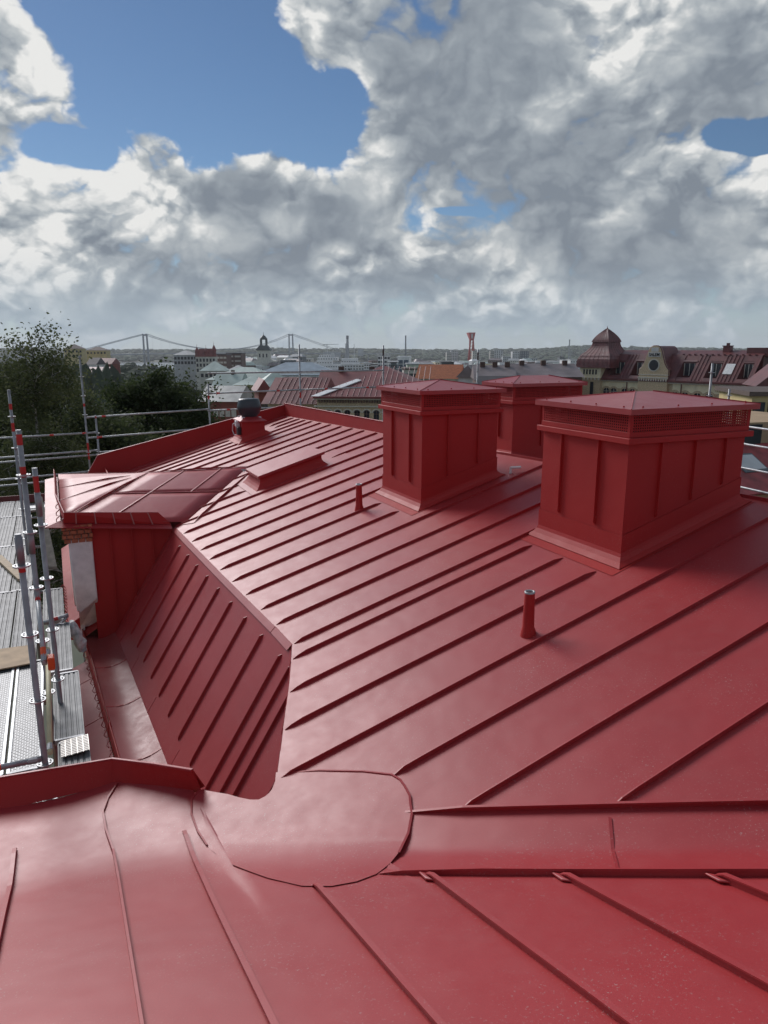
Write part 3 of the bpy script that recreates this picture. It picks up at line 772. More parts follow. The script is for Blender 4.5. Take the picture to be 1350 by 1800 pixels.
# ---------------------------------------------------------------- vent pipes
def vent_pipe(label, a, b, h, r):
    fr = Frame(a, b, zM(b)); rt = fr.root('vent_pipe', label, 'pipe', 'vent pipes through the red roof')
    z0 = zM(b); g = MB(fr); n = 18
    prof = [(r * 1.65, -.06), (r * 1.5, .02), (r * 1.18, .07), (r * 1.10, .2), (r, h - .02), (r, h), (r * .8, h), (r * .8, h - .2)]
    rings = [[(a + q * math.cos(2 * math.pi * k / n), b + q * math.sin(2 * math.pi * k / n), z0 + z + (q * math.sin(2 * math.pi * k / n) * .2963 if z < .05 else 0)) for k in range(n)] for q, z in prof]
    g.loops(rings); g.build('pipe', RED2, rt, True)
    g = MB(fr); g.loops([[(a + q * math.cos(2 * math.pi * k / n), b + q * math.sin(2 * math.pi * k / n), z0 + z) for k in range(n)] for q, z in ((r * 1.04, h - .012), (r * 1.04, h + .003), (r * .78, h + .003), (r * .78, h - .012))])
    g.build('rim', GALV, rt, True)
    g = MB(fr); g.lathe((a, b, z0 + h - .12), [(r * .79, 0), (r * .79, .002)], 14); g.build('bore_shade', DARK, rt)  # near-black disc paints the shade inside the open pipe
vent_pipe('red vent pipe with dark open top in front of large chimney', 4.55, 3.415, .375, .042)
vent_pipe('smaller red vent pipe beside the middle chimney', 9.06, 3.78, .37, .042)
# small white roof anchor between the chimneys
fr = Frame(8.15, 5.62, zM(5.62)); rt = fr.root('roof_anchor', 'tiny white metal anchor on the roof between two chimneys', 'anchor')
g = MB(fr); g.tube((8.05, 5.62, zM(5.62)), (8.05, 5.62, zM(5.62) + .09), .02, .015, 8); g.build('stud', WHITEP, rt)
g = MB(fr); g.tube((8.05, 5.62, zM(5.62) + .08), (7.98, 5.74, zM(5.62) + .09), .018, .018, 8); g.build('eye', WHITEP, rt)

# ================================================================ dormer
dz = lambda b: -2.60 - .115 * max(b, -.3) - .02          # eave line
DE = .10
dorm = MB(FB)
apx, rend = (DAC, 1.5, -2.285), (DAC, DB + .14, zM(DB + .14) + .012)
ne = lambda a, b: (a, b, dz(b) + .05)
n0, n1, f0, f1 = ne(DA0, -.06), (DA0 + .02, 1.80, zM(1.80) + .012), ne(DA1, -.06), (DA1, 1.5, zM(1.5) - .02)
dorm.quad((DA0 + .05, -.0, -4.6), (DA1 - .05, 0, -4.6), (DA1 - .05, 3.3, -2.6), (DA0 + .05, 3.3, -2.6))
dorm = dorm.build('dormer', RED2, bld)
tag(dorm, 'roof dormer with hipped red metal roof and upstand gutter')
def facet(pts, name, nsub=6):
    g = MB(FB); p = [Vector(q) for q in pts]
    if len(p) == 3: p = [p[0], p[1], p[2], p[2]]
    g.grid(lambda i, j: (lambda q: (q.x, q.y, q.z + .004 * mnoise.noise(q * 2.2)))((p[0] * (1 - i) + p[1] * i) * (1 - j) + (p[3] * (1 - i) + p[2] * i) * j), nsub, nsub)
    return solid(g.build(name, RED, dorm, True), .004)
mid = lambda p, q, t: tuple(Vector(p) * (1 - t) + Vector(q) * t)
# near face split along its lap line, front hip, far face
m0, m1 = mid(n0, apx, .5), mid(n1, rend, .5)
facet((n0, n1, m1, m0), 'dormer_panel'); facet((m0, m1, rend, apx), 'dormer_panel')
facet((f0, n0, apx), 'dormer_panel'); facet((f1, f0, apx, rend), 'dormer_panel')
LP = [(-.012, -.002), (-.012, .006), (.012, .006), (.012, -.002)]
up = (0, 0, 1)
V = lambda p, d=.006: (p[0], p[1], p[2] + d)
seam_mesh([V(n0), V(mid(n0, apx, .3)), V(mid(n0, apx, .7)), V(apx)], up, (.05, .05), 'hip_seam', parent=dorm)
seam_mesh([V(f0), V(apx)], up, (.05, .05), 'hip_seam', parent=dorm)
seam_mesh([V(apx), V(mid(apx, rend, .5)), V(rend)], up, (.05, .05), 'ridge_seam', parent=dorm)
seam_mesh([V(m0), V(mid(m0, m1, .5)), V(m1)], up, (0, 0), 'lap_joint', prof=LP, parent=dorm)
for t, s in ((.35, 0), (.35, 1), (.72, 1)):
    p, q = (mid(n0, n1, t), mid(m0, m1, t)) if s == 0 else (mid(m0, m1, t), mid(apx, rend, t))
    seam_mesh([V(p), V(q)], up, (0, 0), 'lap_joint', prof=LP, parent=dorm)
for t in (.35, .62):
    seam_mesh([V(mid(n0, f0, t)), V(mid(mid(n0, f0, t), mid(apx, apx, 0), .55)), V(mid(mid(n0, f0, t), apx, .8))], up, (.05, .05), parent=dorm)
# valley lines where it meets the big slope
for e0 in ((11.76, 1.62),):
    p0, p1 = (11.80, 1.64, zM(1.64) + .01), (DAC, DB, zM(DB) + .012)
    seam_mesh([p0, mid(p0, p1, .15), mid(p0, p1, .5), p1], UP_M, (.3, .1), 'valley_fold', parent=dorm)
    vf = MB(FB); off = .34
    vf.grid(lambda i, j: (lambda a, b: (a, b, zM(b) + .006))(11.80 + (DAC - 11.80) * j - off * .0 * i - off * .72 * i * (1 - .2 * j), 1.64 + (DB - 1.64) * j + off * .72 * i), 3, 12)
    solid(vf.build('valley_sheet', RED, dorm), .003, 1)
    q0, q1 = (11.56, 1.90, zM(1.90) + .01), (DAC - .22, DB + .22, zM(DB + .22) + .01)
    seam_mesh([q0, mid(q0, q1, .1), mid(q0, q1, .5), q1], UP_M, (.2, .1), 'valley_seam', parent=dorm)
# eave flange and upstand gutter on near side and front
g = MB(FB)
g.quad((DA0 - .10, -.30, dz(-.3) - .06), (DA0 - .10, 1.56, dz(1.56) - .06), (DA0 + .10, 1.56, dz(1.56) + .01), (DA0 + .10, -.08, dz(-.08) + .01))
g.quad((DA0 - .10, -.30, dz(-.3) - .06), (DA0 + .10, -.08, dz(-.08) + .01), (DA1 - .1, -.08, dz(-.08) + .01), (DA1 - .1, -.32, dz(-.3) - .06))
solid(g.build('eave_flange', RED, dorm), .012)
us = [(DA0 + .02, 1.45, dz(1.45)), (DA0 + .02, -.04, dz(-.04))]
ut = [(DA0 + .05, 1.38, dz(1.38) + .185), (DA0 - .02, -.02, dz(-.02) + .17)]
g = MB(FB); g.quad(us[0], us[1], ut[1], ut[0]); solid(g.build('upstand', RED2, dorm), .01)
g = MB(FB); g.quad((DA0 + .02, -.04, dz(-.04)), (DA0 - .02, -.02, dz(-.02) + .17), (13.4, -.13, dz(0) + .17), (13.4, -.10, dz(0))); g.quad((13.4, -.10, dz(0)), (13.4, -.13, dz(0) + .17), (DA1, -.13, dz(0) + .17), (DA1, -.10, dz(0))); solid(g.build('upstand', RED2, dorm), .01)
g = MB(FB); g.tube(ut[0], ut[1], .009, .009, 6); g.tube(ut[1], (13.4, -.13, dz(0) + .17), .009, .009, 6); g.build('upstand_bead', RED, dorm)
g = MB(FB); g.prism([us[0], (DA0 + .05, 1.38, dz(1.38) + .185), (DA0 + .02, 1.56, dz(1.5) + .0)], (.008, 0, 0)); g.build('upstand_end', RED2, dorm)
for t in (.12, .31, .5, .69, .88):
    p, q = Vector(mid(us[1], us[0], t)), Vector(mid(ut[1], ut[0], t)); g = MB(FB)
    nr = Vector((-.012, 0, 0)); w = Vector((0, .008, 0)); g.loops([[p - w + nr * 5, p + w + nr * 5, p + w, p - w], [q - w + nr, q + w + nr, q + w, q - w]], True); g.build('upstand_bracket', mat('bracket_lit_tint', (.42, .16, .15), .5), dorm)  # brackets tinted paler: light from above put into their colour
for t in (.1, .4, .75):
    a = DA0 + 1.6 * t; g = MB(FB); g.path([(a, -.07, dz(0) + .10), (a, -.13, dz(0) + .05), (a, -.14, dz(0) - .02), (a, -.09, dz(0) - .02)], .008, 5); g.build('gutter_hook', RED2, dorm)
# clad cheek, its seams, and the plastered pier with a brick corbel
g = MB(FB); g.poly([(DA0 + .04, .30, dz(.3) - .05), (DA0 + .04, 1.66, dz(1.66) - .10), (DA0 + .04, 1.60, -2.95), (DA0 + .04, .50, -4.75), (DA0 + .04, .30, -4.78)]); cheek = solid(g.build('cheek', RED2, dorm), .02)
for b in (.62, .94, 1.26):
    g = MB(FB); zb = max(-4.6, -2.95 + (b - 1.62) * 1.62); g.prism([(DA0 + .015, b - .006, dz(b) - .08), (DA0 + .015, b + .006, dz(b) - .08), (DA0 + .015, b + .006, zb), (DA0 + .015, b - .006, zb)], (-.022, 0, 0)); g.build('vertical_seam', RED2, cheek)
g = MB(FB)
g.loops([[(DA0 - .02, .03, -4.12), (DA0 - .02, .345, -3.88), (12.15, .345, -4.5), (12.15, .03, -4.5)], [(DA0 - .02, .0, -2.90), (DA0 - .02, .345, -2.90), (12.15, .345, -2.9), (12.15, .0, -2.9)]], True)
pier = bevel(g.build('plaster_pier', PLASTER, dorm), .015, 2); tag(pier, 'rough grey white plastered pier under the dormer eave')
g = MB(FB); g.box(DA0, 12.15, -.04, .345, -2.93, dz(0) - .05); g.build('corbel_core', MORTAR, dorm)
for row in range(4):
    z = -2.94 + row * .072; o = .012 * (row + 1); n = 4
    for k in range(n + (row % 2)):
        b = -.05 - o * .4 + k * .104 - (.052 if row % 2 else 0); b1_ = min(b + .092, .36)
        if b1_ - b < .02: continue
        g = MB(FB); e = rnd.uniform(-.004, .004); g.box(DA0 - .02 - o + e, DA0 + .1, max(b, -.08), b1_, z, z + .06); bevel(g.build('brick', BRICK, dorm), .004)
g = MB(FB); g.box(12.1, DA1, .0, .12, -4.9, dz(0) - .1); g.build('front_wall', PLASTER, dorm)
# ledge running on in front of the dormer
g = MB(FB); g.grid(lambda i, j: (11.4 + 5.0 * i, .05 - .20 * j, -4.05 - .04 * i - .12 * j), 8, 3); o = solid(g.build('front_ledge', RED2, dorm), .01)
g = MB(FB); g.poly([(11.4, .05, -4.05), (11.4, -.15, -4.17), (11.4, -.15, -4.40), (11.4, .05, -4.40)]); solid(g.build('ledge_end', RED2, dorm), .008)
for k in range(12):
    a = 11.45 + k * .17; g = MB(FB); g.path([(a, -.12, -4.15), (a + .03, -.16, -4.09), (a + .07, -.20, -4.15), (a + .05, -.18, -4.21)], .007, 5); g.build('gutter_hook', RED2, dorm)

# ================================================================ scaffolding
def holes_mat(name, c, sx, sy, dark=.25, hole=.30, stagger=True):
    """perforated steel deck: regular dark holes with a raised rim (fine relief)"""
    m = bpy.data.materials.new(name); m.use_nodes = True; t = m.node_tree; b = t.nodes['Principled BSDF']
    tcn = t.nodes.new('ShaderNodeTexCoord')
    br = t.nodes.new('ShaderNodeTexBrick'); br.offset = .5 if stagger else 0; br.squash = 1
    br.inputs['Scale'].default_value = 1; br.inputs['Brick Width'].default_value = sx; br.inputs['Row Height'].default_value = sy
    br.inputs['Mortar Size'].default_value = hole * min(sx, sy); br.inputs['Mortar Smooth'].default_value = .3; br.inputs['Bias'].default_value = 0
    t.links.new(tcn.outputs['Object'], br.inputs['Vector'])
    no = t.nodes.new('ShaderNodeTexNoise'); no.inputs['Scale'].default_value = 6; no.inputs['Detail'].default_value = 5
    t.links.new(tcn.outputs['Object'], no.inputs['Vector'])
    rp = t.nodes.new('ShaderNodeValToRGB'); rp.color_ramp.elements[0].color = (*[q * .7 for q in c], 1); rp.color_ramp.elements[1].color = (*[q * 1.15 for q in c], 1)
    t.links.new(no.outputs['Fac'], rp.inputs[0])
    mx = t.nodes.new('ShaderNodeMix'); mx.data_type = 'RGBA'
    t.links.new(br.outputs['Fac'], mx.inputs[0]); mx.inputs[6].default_value = (*[q * dark * .3 for q in c], 1); t.links.new(rp.outputs[0], mx.inputs[7])
    t.links.new(mx.outputs[2], b.inputs['Base Color'])
    b.inputs['Roughness'].default_value = .45; b.inputs['Metallic'].default_value = .5
    bp = t.nodes.new('ShaderNodeBump'); bp.inputs['Strength'].default_value = .8; bp.inputs['Distance'].default_value = .008
    t.links.new(br.outputs['Fac'], bp.inputs['Height']); t.links.new(bp.outputs[0], b.inputs['Normal'])
    return m
PERF = holes_mat('perforated_steel', (.22, .23, .235), .045, .026)
ZD = -3.62                                            # deck level
rosette_me = None
def rosette_mesh():
    g = MB(); n = 24
    def ann(r0, r1, z0, z1):
        rg = lambda r, z: [(r * math.cos(2 * math.pi * k / n), r * math.sin(2 * math.pi * k / n), z) for k in range(n)]
        g.loops([rg(r0, z0), rg(r1, z0), rg(r1, z1), rg(r0, z1), rg(r0, z0)])
    ann(.024, .036, -.006, .006); ann(.052, .063, -.006, .006)
    for k in range(8):
        an = 2 * math.pi * k / 8; w = .22 if k % 2 else .12
        g.prism([(r * math.cos(an + s * w * (.036 / r)), r * math.sin(an + s * w * (.036 / r)), -.005) for r, s in ((.035, -1), (.053, -1), (.053, 1), (.035, 1))], (0, 0, .01))
    return g.mesh('rosette', GALV)
rosette_me = rosette_mesh()
def standard(par, fr, a, b, z0, z1, zr0, bands=(), rn=10, dz_=.5, m=GALVD, joint=None):
    g = MB(fr); g.tube((a, b, z0), (a, b, z1), .0242, .0242, 12)
    if joint: g.tube((a, b, joint), (a, b, joint + .24), .0285, .0285, 12)
    o = g.build('standard', m, par)
    for p in o.data.polygons: p.use_smooth = len(p.vertices) == 4
    z = zr0
    for k in range(rn):
        if z0 + .02 < z < z1 - .02:
            r = link('rosette', rosette_me, o, fr((a, b, z)))
        z += dz_
    for (q0, q1, mm) in bands:
        g = MB(fr); g.tube((a, b, q0), (a, b, q1), .0255, .0255, 12); g.build('colour_band', mm, o)
    return o
def rail(par, fr, p, q, r=.0242, m=GALV, bands=(), name='guard_rail'):
    g = MB(fr); g.tube(p, q, r, r, 10); o = g.build(name, m, par)
    for pl in o.data.polygons: pl.use_smooth = len(pl.vertices) == 4
    p, q = Vector(p), Vector(q)
    for (t, w, mm) in bands:
        d = (q - p).normalized(); c = p + (q - p) * t; g = MB(fr); g.tube(c - d * w / 2, c + d * w / 2, r * 1.07, r * 1.07, 10); g.build('colour_band', mm, o)
    for e in (p, q):                                  # wedge head
        d = (q - p).normalized() * (1 if e is p else -1); g = MB(fr); g.tube(e + d * .03, e + d * .10, r * 1.25, r * 1.1, 8); g.build('wedge_head', GALVD, o)
    return o
def plank(par, fr, a0, a1, b0, b1, z, kind='ribs'):
    w = b1 - b0; L = a1 - a0
    g = MB(fr); m = ALU if kind == 'ribs' else PERF
    if kind == 'ribs':
        n = 5; prof = []
        for k in range(n):
            x = b0 + .012 + (w - .024) * k / n; s = (w - .024) / n
            prof += [(x, z - .008), (x + s * .25, z - .008), (x + s * .35, z), (x + s * .9, z)]
        prof = [(b0, z - .05), (b0, z + .004), (b0 + .012, z + .004)] + prof + [(b1 - .012, z + .004), (b1, z + .004), (b1, z - .05)]
        g.grid(lambda i, j: (a0 + .02 + (L - .04) * i, *prof[round(j * (len(prof) - 1))]), 1, len(prof) - 1)
        o = g.build('deck_plank', m, par)
    else:
        g.grid(lambda i, j: (a0 + .02 + (L - .04) * i, b0 + .03 + (w - .06) * j, z - .006), 1, 1); o = g.build('deck_plank', m, par)
        for x0, x1 in ((b0, b0 + .03), (b1 - .03, b1)):
            g = MB(fr); g.box(a0 + .02, a1 - .02, x0, x1, z - .05, z + .004); bevel(g.build('plank_edge', GALV, o), .003)
    for x in (a0, a1):                                # hooks and end bar
        g = MB(fr); s = 1 if x == a0 else -1; g.box(x + s * .005, x + s * .035, b0 + .01, b1 - .01, z - .045, z + .006) if s > 0 else g.box(x - .035, x - .005, b0 + .01, b1 - .01, z - .045, z + .006); g.build('plank_end', GALVD, o)
    return o
# --- run along the eaves on the left
fs_ = Frame(8.0, -.5, ZD - 4)
sc1 = fs_.root('scaffold', 'grey steel scaffold with deck planks along the left eave', 'scaffold')
SK = lambda a: -.035 * (a - 6.0)                     # the run is a touch out of line with the eaves
standard(sc1, fs_, 5.88, -.34, ZD - 3, -1.36, -3.29 - .56, [(-1.66, -1.50, REDTAPE), (-1.50, -1.475, WHITEP)], rn=5, dz_=.56, joint=-1.62)
standard(sc1, fs_, 7.33, -.32, ZD - 3, -.72, -3.34 - .55, [(-.86, -.76, REDTAPE), (-1.16, -1.06, REDTAPE)], rn=6, dz_=.55, joint=-1.9)
standard(sc1, fs_, 7.6, -.23, ZD - 3, -1.12, -3.34 - .55, [(-1.46, -1.2, REDTAPE)], rn=5, dz_=.55, joint=-1.6)
standard(sc1, fs_, 14.0, -.69, ZD - 3, -.68, -3.34 - .55, [(-1.02, -.92, REDTAPE), (-1.4, -1.25, REDTAPE)], rn=6, dz_=.55)
cols = [(-1.66, -1.35), (-1.33, -1.02), (-1.0, -.69), (-.67, -.38)]
for a0, a1, kd in ((3.0, 6.35, 'perf'), (6.4, 8.9, 'perf'), (8.9, 11.8, 'ribs'), (11.8, 14.7, 'ribs'), (14.7, 17.4, 'ribs'), (17.4, 19.2, 'ribs')):
    for b0, b1 in cols: plank(sc1, fs_, a0, a1, b0 + SK(a0), b1 + SK(a0), ZD, kd)
for a0, a1 in ((5.9, 6.75), (6.78, 8.35), (8.4, 10.0), (10.15, 11.6)):
    plank(sc1, fs_, a0, a1, -.27 + SK(a0), .0 + SK(a0), ZD + .02, 'ribs')
rail(sc1, fs_, (5.86, -.36, -3.235), (5.8, -1.9, -3.20), bands=((.22, .10, ORANGE), (.29, .03, REDTAPE)), name='ledger')
rail(sc1, fs_, (5.88, -.38, -3.33), (5.9, -1.0, -3.60), m=GALVD, r=.019, name='brace')
rail(sc1, fs_, (7.25, -.28, -2.85), (5.98, -.30, -3.27), r=.022, m=mat('pale_yellow_tube', (.62, .58, .36), .6), name='brace')
rail(sc1, fs_, (7.36, -.32, -2.27), (6.75, -.30, -2.80), r=.023, m=GALV, bands=((.1, .1, REDTAPE), (.85, .1, ORANGE)), name='brace')
rail(sc1, fs_, (10.05, -.40, ZD + .05), (10.05, -.09, ZD + .11), m=GALV, bands=((.5, .05, REDTAPE),), name='bracket')
rail(sc1, fs_, (10.05, -.36, ZD - .15), (10.05, -.1, ZD + .09), m=GALVD, r=.016, name='bracket')
for a in (6.38, 8.9, 11.8, 14.7, 17.4): rail(sc1, fs_, (a, -.34, ZD - .07), (a, -1.8, ZD - .07), name='transom', m=GALVD)
g = MB(fs_); g.box(6.72, 6.84, -.275, -.215, -2.86, -2.74); bevel(g.build('orange_cap', ORANGE, sc1), .01)
# loose things lying on the deck
def loose(name, label, cat, a, b, z, build, m):
    fr = Frame(a, b, z); c, sn = math.cos(YAW), math.sin(YAW)
    g = MB(fr); build(g); o = g.build(name, m); o.location = (b * c - a * sn, b * sn + a * c, CZ + z); o.rotation_euler = (0, 0, YAW)
    return tag(o, label, cat)
loose('plywood_sheet', 'brown plywood offcut lying across the scaffold deck', 'board', 9.1, -.85, ZD + .01, lambda g: g.prism([(8.70, -1.45, ZD + .012), (8.76, -.47, ZD + .02), (9.34, -.50, ZD + .02), (9.42, -1.45, ZD + .012)], (0, 0, .015)), PLY)
loose('timber_offcut', 'short pale timber plank lying on the ribbed deck', 'timber', 13, -.95, ZD + .01, lambda g: g.prism([(12.25, -.78, ZD + .01), (12.28, -.66, ZD + .01), (13.9, -1.1, ZD + .01), (13.87, -1.22, ZD + .01)], (0, 0, .045)), WOOD)
loose('timber_prop', 'grey timber board leaning beside the dormer eave', 'timber', 14.2, -.45, -3.4, lambda g: g.prism([(13.2, -.22, -3.75), (13.25, -.35, -3.75), (15.2, -.50, -2.85), (15.15, -.38, -2.85)], (.02, 0, .045)), mat('grey_wood', (.22, .20, .17), .8, 0, .2, 10))
loose('perforated_plate', 'small pale perforated steel plate at the near deck edge', 'plate', 6.5, -.1, ZD + .03, lambda g: g.prism([(6.42, -.24, ZD + .04), (6.42, .0, ZD + .06), (6.72, .0, ZD + .06), (6.72, -.24, ZD + .04)], (0, 0, .006)), holes_mat('perforated_plate', (.62, .60, .56), .05, .03, hole=.2, stagger=False))
def bag(g):
    rr = random.Random(3); rings = []
    for k in range(8):
        t = k / 7; r = .05 + .06 * math.sin(t * 2.6)
        rings.append([(9.95 - .25 * t + r * math.cos(q) * rr.uniform(.7, 1.3), -.06 + .10 * t + r * .7 * math.sin(q) * rr.uniform(.7, 1.3), ZD + .05 - .34 * t) for q in [2 * math.pi * i / 9 for i in range(9)]])
    g.loops(rings, True)
loose('plastic_bag', 'crumpled grey plastic bag hanging from the scaffold bracket', 'bag', 9.95, -.05, ZD, bag, mat('grey_plastic_film', (.5, .5, .48), .5, 0, .3, 12))

# --- run across the far gable
fg = Frame(20.6, 4, -6.0)
sc2 = fg.root('scaffold', 'steel scaffold with long guard rails beyond the far gable', 'scaffold')
for b, z1, z0, bands in ((.72, -.16, -6, [(-1.48, -1.40, REDTAPE), (-2.9, -2.45, REDTAPE)]), (.98, -1.72, -6, [(-1.80, -1.74, REDTAPE), (-2.35, -2.28, REDTAPE)]), (4.0, -.95, -6, [(-1.38, -1.28, REDTAPE)]), (6.72, .14, -6, [(-1.42, -1.25, REDTAPE)]), (9.45, .12, -6, [(-.2, .0, mat('dark_tape', (.06, .03, .03), .6))]), (12.9, .0, -6, [(-.35, -.1, mat('dark_tape', (.06, .03, .03), .6))]), (-1.6, -1.9, -6, [])):
    standard(sc2, fg, 20.6, b, z0, z1, -3.7, bands, rn=9, m=GALVD)
RB = lambda *ts: [(t, .10, REDTAPE) for t in ts]
for b0, b1, z0, z1, bd in ((.72, 4.0, -1.77, -1.66, RB(.14)), (.72, 4.0, -2.32, -2.2, RB(.10)), (-3, .98, -2.24, -2.18, RB(.30, .72, .92)), (-3, .98, -2.76, -2.66, RB()), (.98, 4, -2.72, -2.62, RB(.25)), (-3, 1.0, -2.88, -2.78, RB()), (-3, .8, -3.34, -3.22, RB(.62)), (-3, .8, -3.5, -3.38, RB()),
                           (4.0, 9.45, -.66, -.64, RB()), (4.0, 6.72, -1.22, -1.18, RB(.1, .75)), (6.72, 9.45, -1.18, -1.15, RB(.3, .8)), (4.0, 6.72, -1.70, -1.67, RB(.2, .5)), (9.45, 12.9, -1.15, -1.12, RB(.3))):
    rail(sc2, fg, (20.6, b0, z0), (20.6, b1, z1), bands=bd)
for b0 in (-3.0, -.1): plank(sc2, fg, 19.3, 19.6, b0, b0 + 2.8, -3.9, 'ribs')
g = MB(fg); g.box(19.62, 20.5, -3, 3.5, -4.0, -3.95); g.build('deck', GALV, sc2)
g = MB(fg); g.box(20.52, 20.55, -3, 3.2, -3.93, -3.72); g.build('toe_board', mat('dark_red_board', (.16, .03, .03), .6), sc2)

# --- run along the back on the right
fr_ = Frame(10, 13.4, -7.0)
sc3 = fr_.root('scaffold', 'steel scaffold posts and rails behind the large chimney', 'scaffold')
standard(sc3, fr_, 11.5, 13.25, -7, -.30, -3.0, [(-1.22, -1.06, ORANGE)], rn=6)
standard(sc3, fr_, 11.33, 13.66, -7, -.86, -3.0, [], rn=5)
standard(sc3, fr_, 6.4, 13.6, -7, -.4, -3.0, [], rn=6)
for z, bd in ((-1.62, []), (-2.0, []), (-2.52, RB(.2)), (-2.95, RB(.25)), (-3.36, []), (-3.8, [])):
    rail(sc3, fr_, (13.5, 13.6, z + .05), (6.4, 13.62, z - .12), bands=bd)

# ================================================================ ground, water, hills
def ss(x, a, b):
    t = min(max((x - a) / (b - a), 0), 1); return t * t * (3 - 2 * t)
def ground_z(x, y):
    r = math.hypot(x, y)
    z = 4 + 17 * math.exp(-(r / 190) ** 2)
    az = math.degrees(math.atan2(x, y))
    z += 20 * math.exp(-((az + 24) / 9) ** 2) * ss(r, 260, 520) * (1 - ss(r, 900, 1300))          # wooded rise on the left
    z += 12 * math.exp(-((az + 8.5) / 4.0) ** 2) * ss(r, 620, 850) * (1 - ss(r, 1000, 1300))        # church hill
    riv = ss(r, 1250, 1500) * (1 - ss(r, 2500, 2800)); z = z * (1 - riv) - 4 * riv                  # river bed
    hill = ss(r, 2600, 4200)
    z += hill * (34 + 12 * mnoise.noise(Vector((x / 900, y / 900, 1))) + 6 * mnoise.noise(Vector((x / 260, y / 260, 2))) + 14 * math.exp(-((az - 15.5) / 3.0) ** 2))
    return z
g = MB(); NA, NR = 200, 90
rr_ = [4 * (5000 / 4) ** (k / (NR - 1)) for k in range(NR)]
ids = [[g.pt((r * math.sin(2 * math.pi * i / NA), r * math.cos(2 * math.pi * i / NA), ground_z(r * math.sin(2 * math.pi * i / NA), r * math.cos(2 * math.pi * i / NA)))) for i in range(NA)] for r in rr_]
for p, q in zip(ids[:-1], ids[1:]):
    for i in range(NA): g.f.append([p[i], p[(i + 1) % NA], q[(i + 1) % NA], q[i]])
g.f.append(ids[0][::-1])
GROUND = mat('ground', (.11, .115, .085), .95, 0, .4, .03, c2=(.045, .06, .03))
gr = g.build('ground', GROUND, None, True); tag(gr, kind='structure')
g = MB(); n = 64; g.poly([(3400 * math.sin(2 * math.pi * k / n), 3400 * math.cos(2 * math.pi * k / n), 1.0) for k in range(n)])
wt = g.build('water', mat('river_water', (.05, .075, .085), .15)); tag(wt, kind='structure')

# ---------------------------------------------------------------- distant woods (one mass)
def clump_mesh(name, pts, m, seed=1):
    rr = random.Random(seed); g = MB()
    base = [(math.sin(p) * math.cos(q), math.sin(p) * math.sin(q), math.cos(p)) for p in (.6, 1.35, 2.1) for q in [2 * math.pi * k / 6 + p for k in range(6)]]
    for (c, r, h) in pts:
        ix = [g.pt(Vector(c) + Vector((d[0] * r * rr.uniform(.65, 1.25), d[1] * r * rr.uniform(.65, 1.25), h * .5 + d[2] * h * .5 * rr.uniform(.75, 1.2)))) for d in base]
        tp = g.pt(Vector(c) + Vector((rr.uniform(-.3, .3) * r, 0, h * rr.uniform(.95, 1.15))))
        for k in range(6):
            k1 = (k + 1) % 6
            g.f.append([tp, ix[k], ix[k1]])
            for L in (0, 6): g.f.append([ix[L + k], ix[L + 6 + k], ix[L + 6 + k1]]); g.f.append([ix[L + k], ix[L + 6 + k1], ix[L + k1]])
    o = g.build(name, m); tag(o, kind='stuff'); return o
FOL1 = mat('far_foliage', (.045, .065, .035), .95, 0, .5, .06, c2=(.018, .028, .016))
FOLH = mat('hill_foliage', (.075, .105, .06), .95, 0, .4, .02, c2=(.04, .06, .035))
rw = random.Random(11); pts = []
for _ in range(2600):
    az = R(rw.uniform(-33, 33)); r = rw.uniform(2700, 4300); x, y = r * math.sin(az), r * math.cos(az)
    pts.append(((x, y, ground_z(x, y) - 3), rw.uniform(14, 30), rw.uniform(10, 17)))
o = clump_mesh('distant_woods', pts, FOLH, 2); tag(o, 'wooded hills along the far horizon', 'wood')
pts = []
for _ in range(1500):
    az = R(rw.uniform(-33, -10)); r = 130 + 870 * rw.random() ** 1.3; x, y = r * math.sin(az), r * math.cos(az)
    pts.append(((x, y, ground_z(x, y) - 1), rw.uniform(3.5, 8), rw.uniform(6, 12)))
for _ in range(170):
    az = R(rw.uniform(-11.5, -4.2)); r = rw.uniform(700, 880)
    if abs(math.degrees(az) + 9.6) < .7 and r < 850: continue
    x, y = r * math.sin(az), r * math.cos(az); pts.append(((x, y, ground_z(x, y) - 1), rw.uniform(6, 11), rw.uniform(9, 15)))
for _ in range(40):
    p = at(rw.uniform(600, 662), 672, rw.uniform(300, 360)); pts.append(((p.x, p.y, 6), rw.uniform(4, 7), p.z - 6 + rw.uniform(0, 3)))
for _ in range(34):
    p = at(rw.uniform(135, 215), rw.uniform(650, 672), rw.uniform(270, 296)); zb = ground_z(p.x, p.y) - 1; pts.append(((p.x, p.y, zb), rw.uniform(3.5, 6), p.z - zb))
o = clump_mesh('town_trees', pts, FOL1, 3); tag(o, 'dark treetops massed between the houses of the town', 'trees')

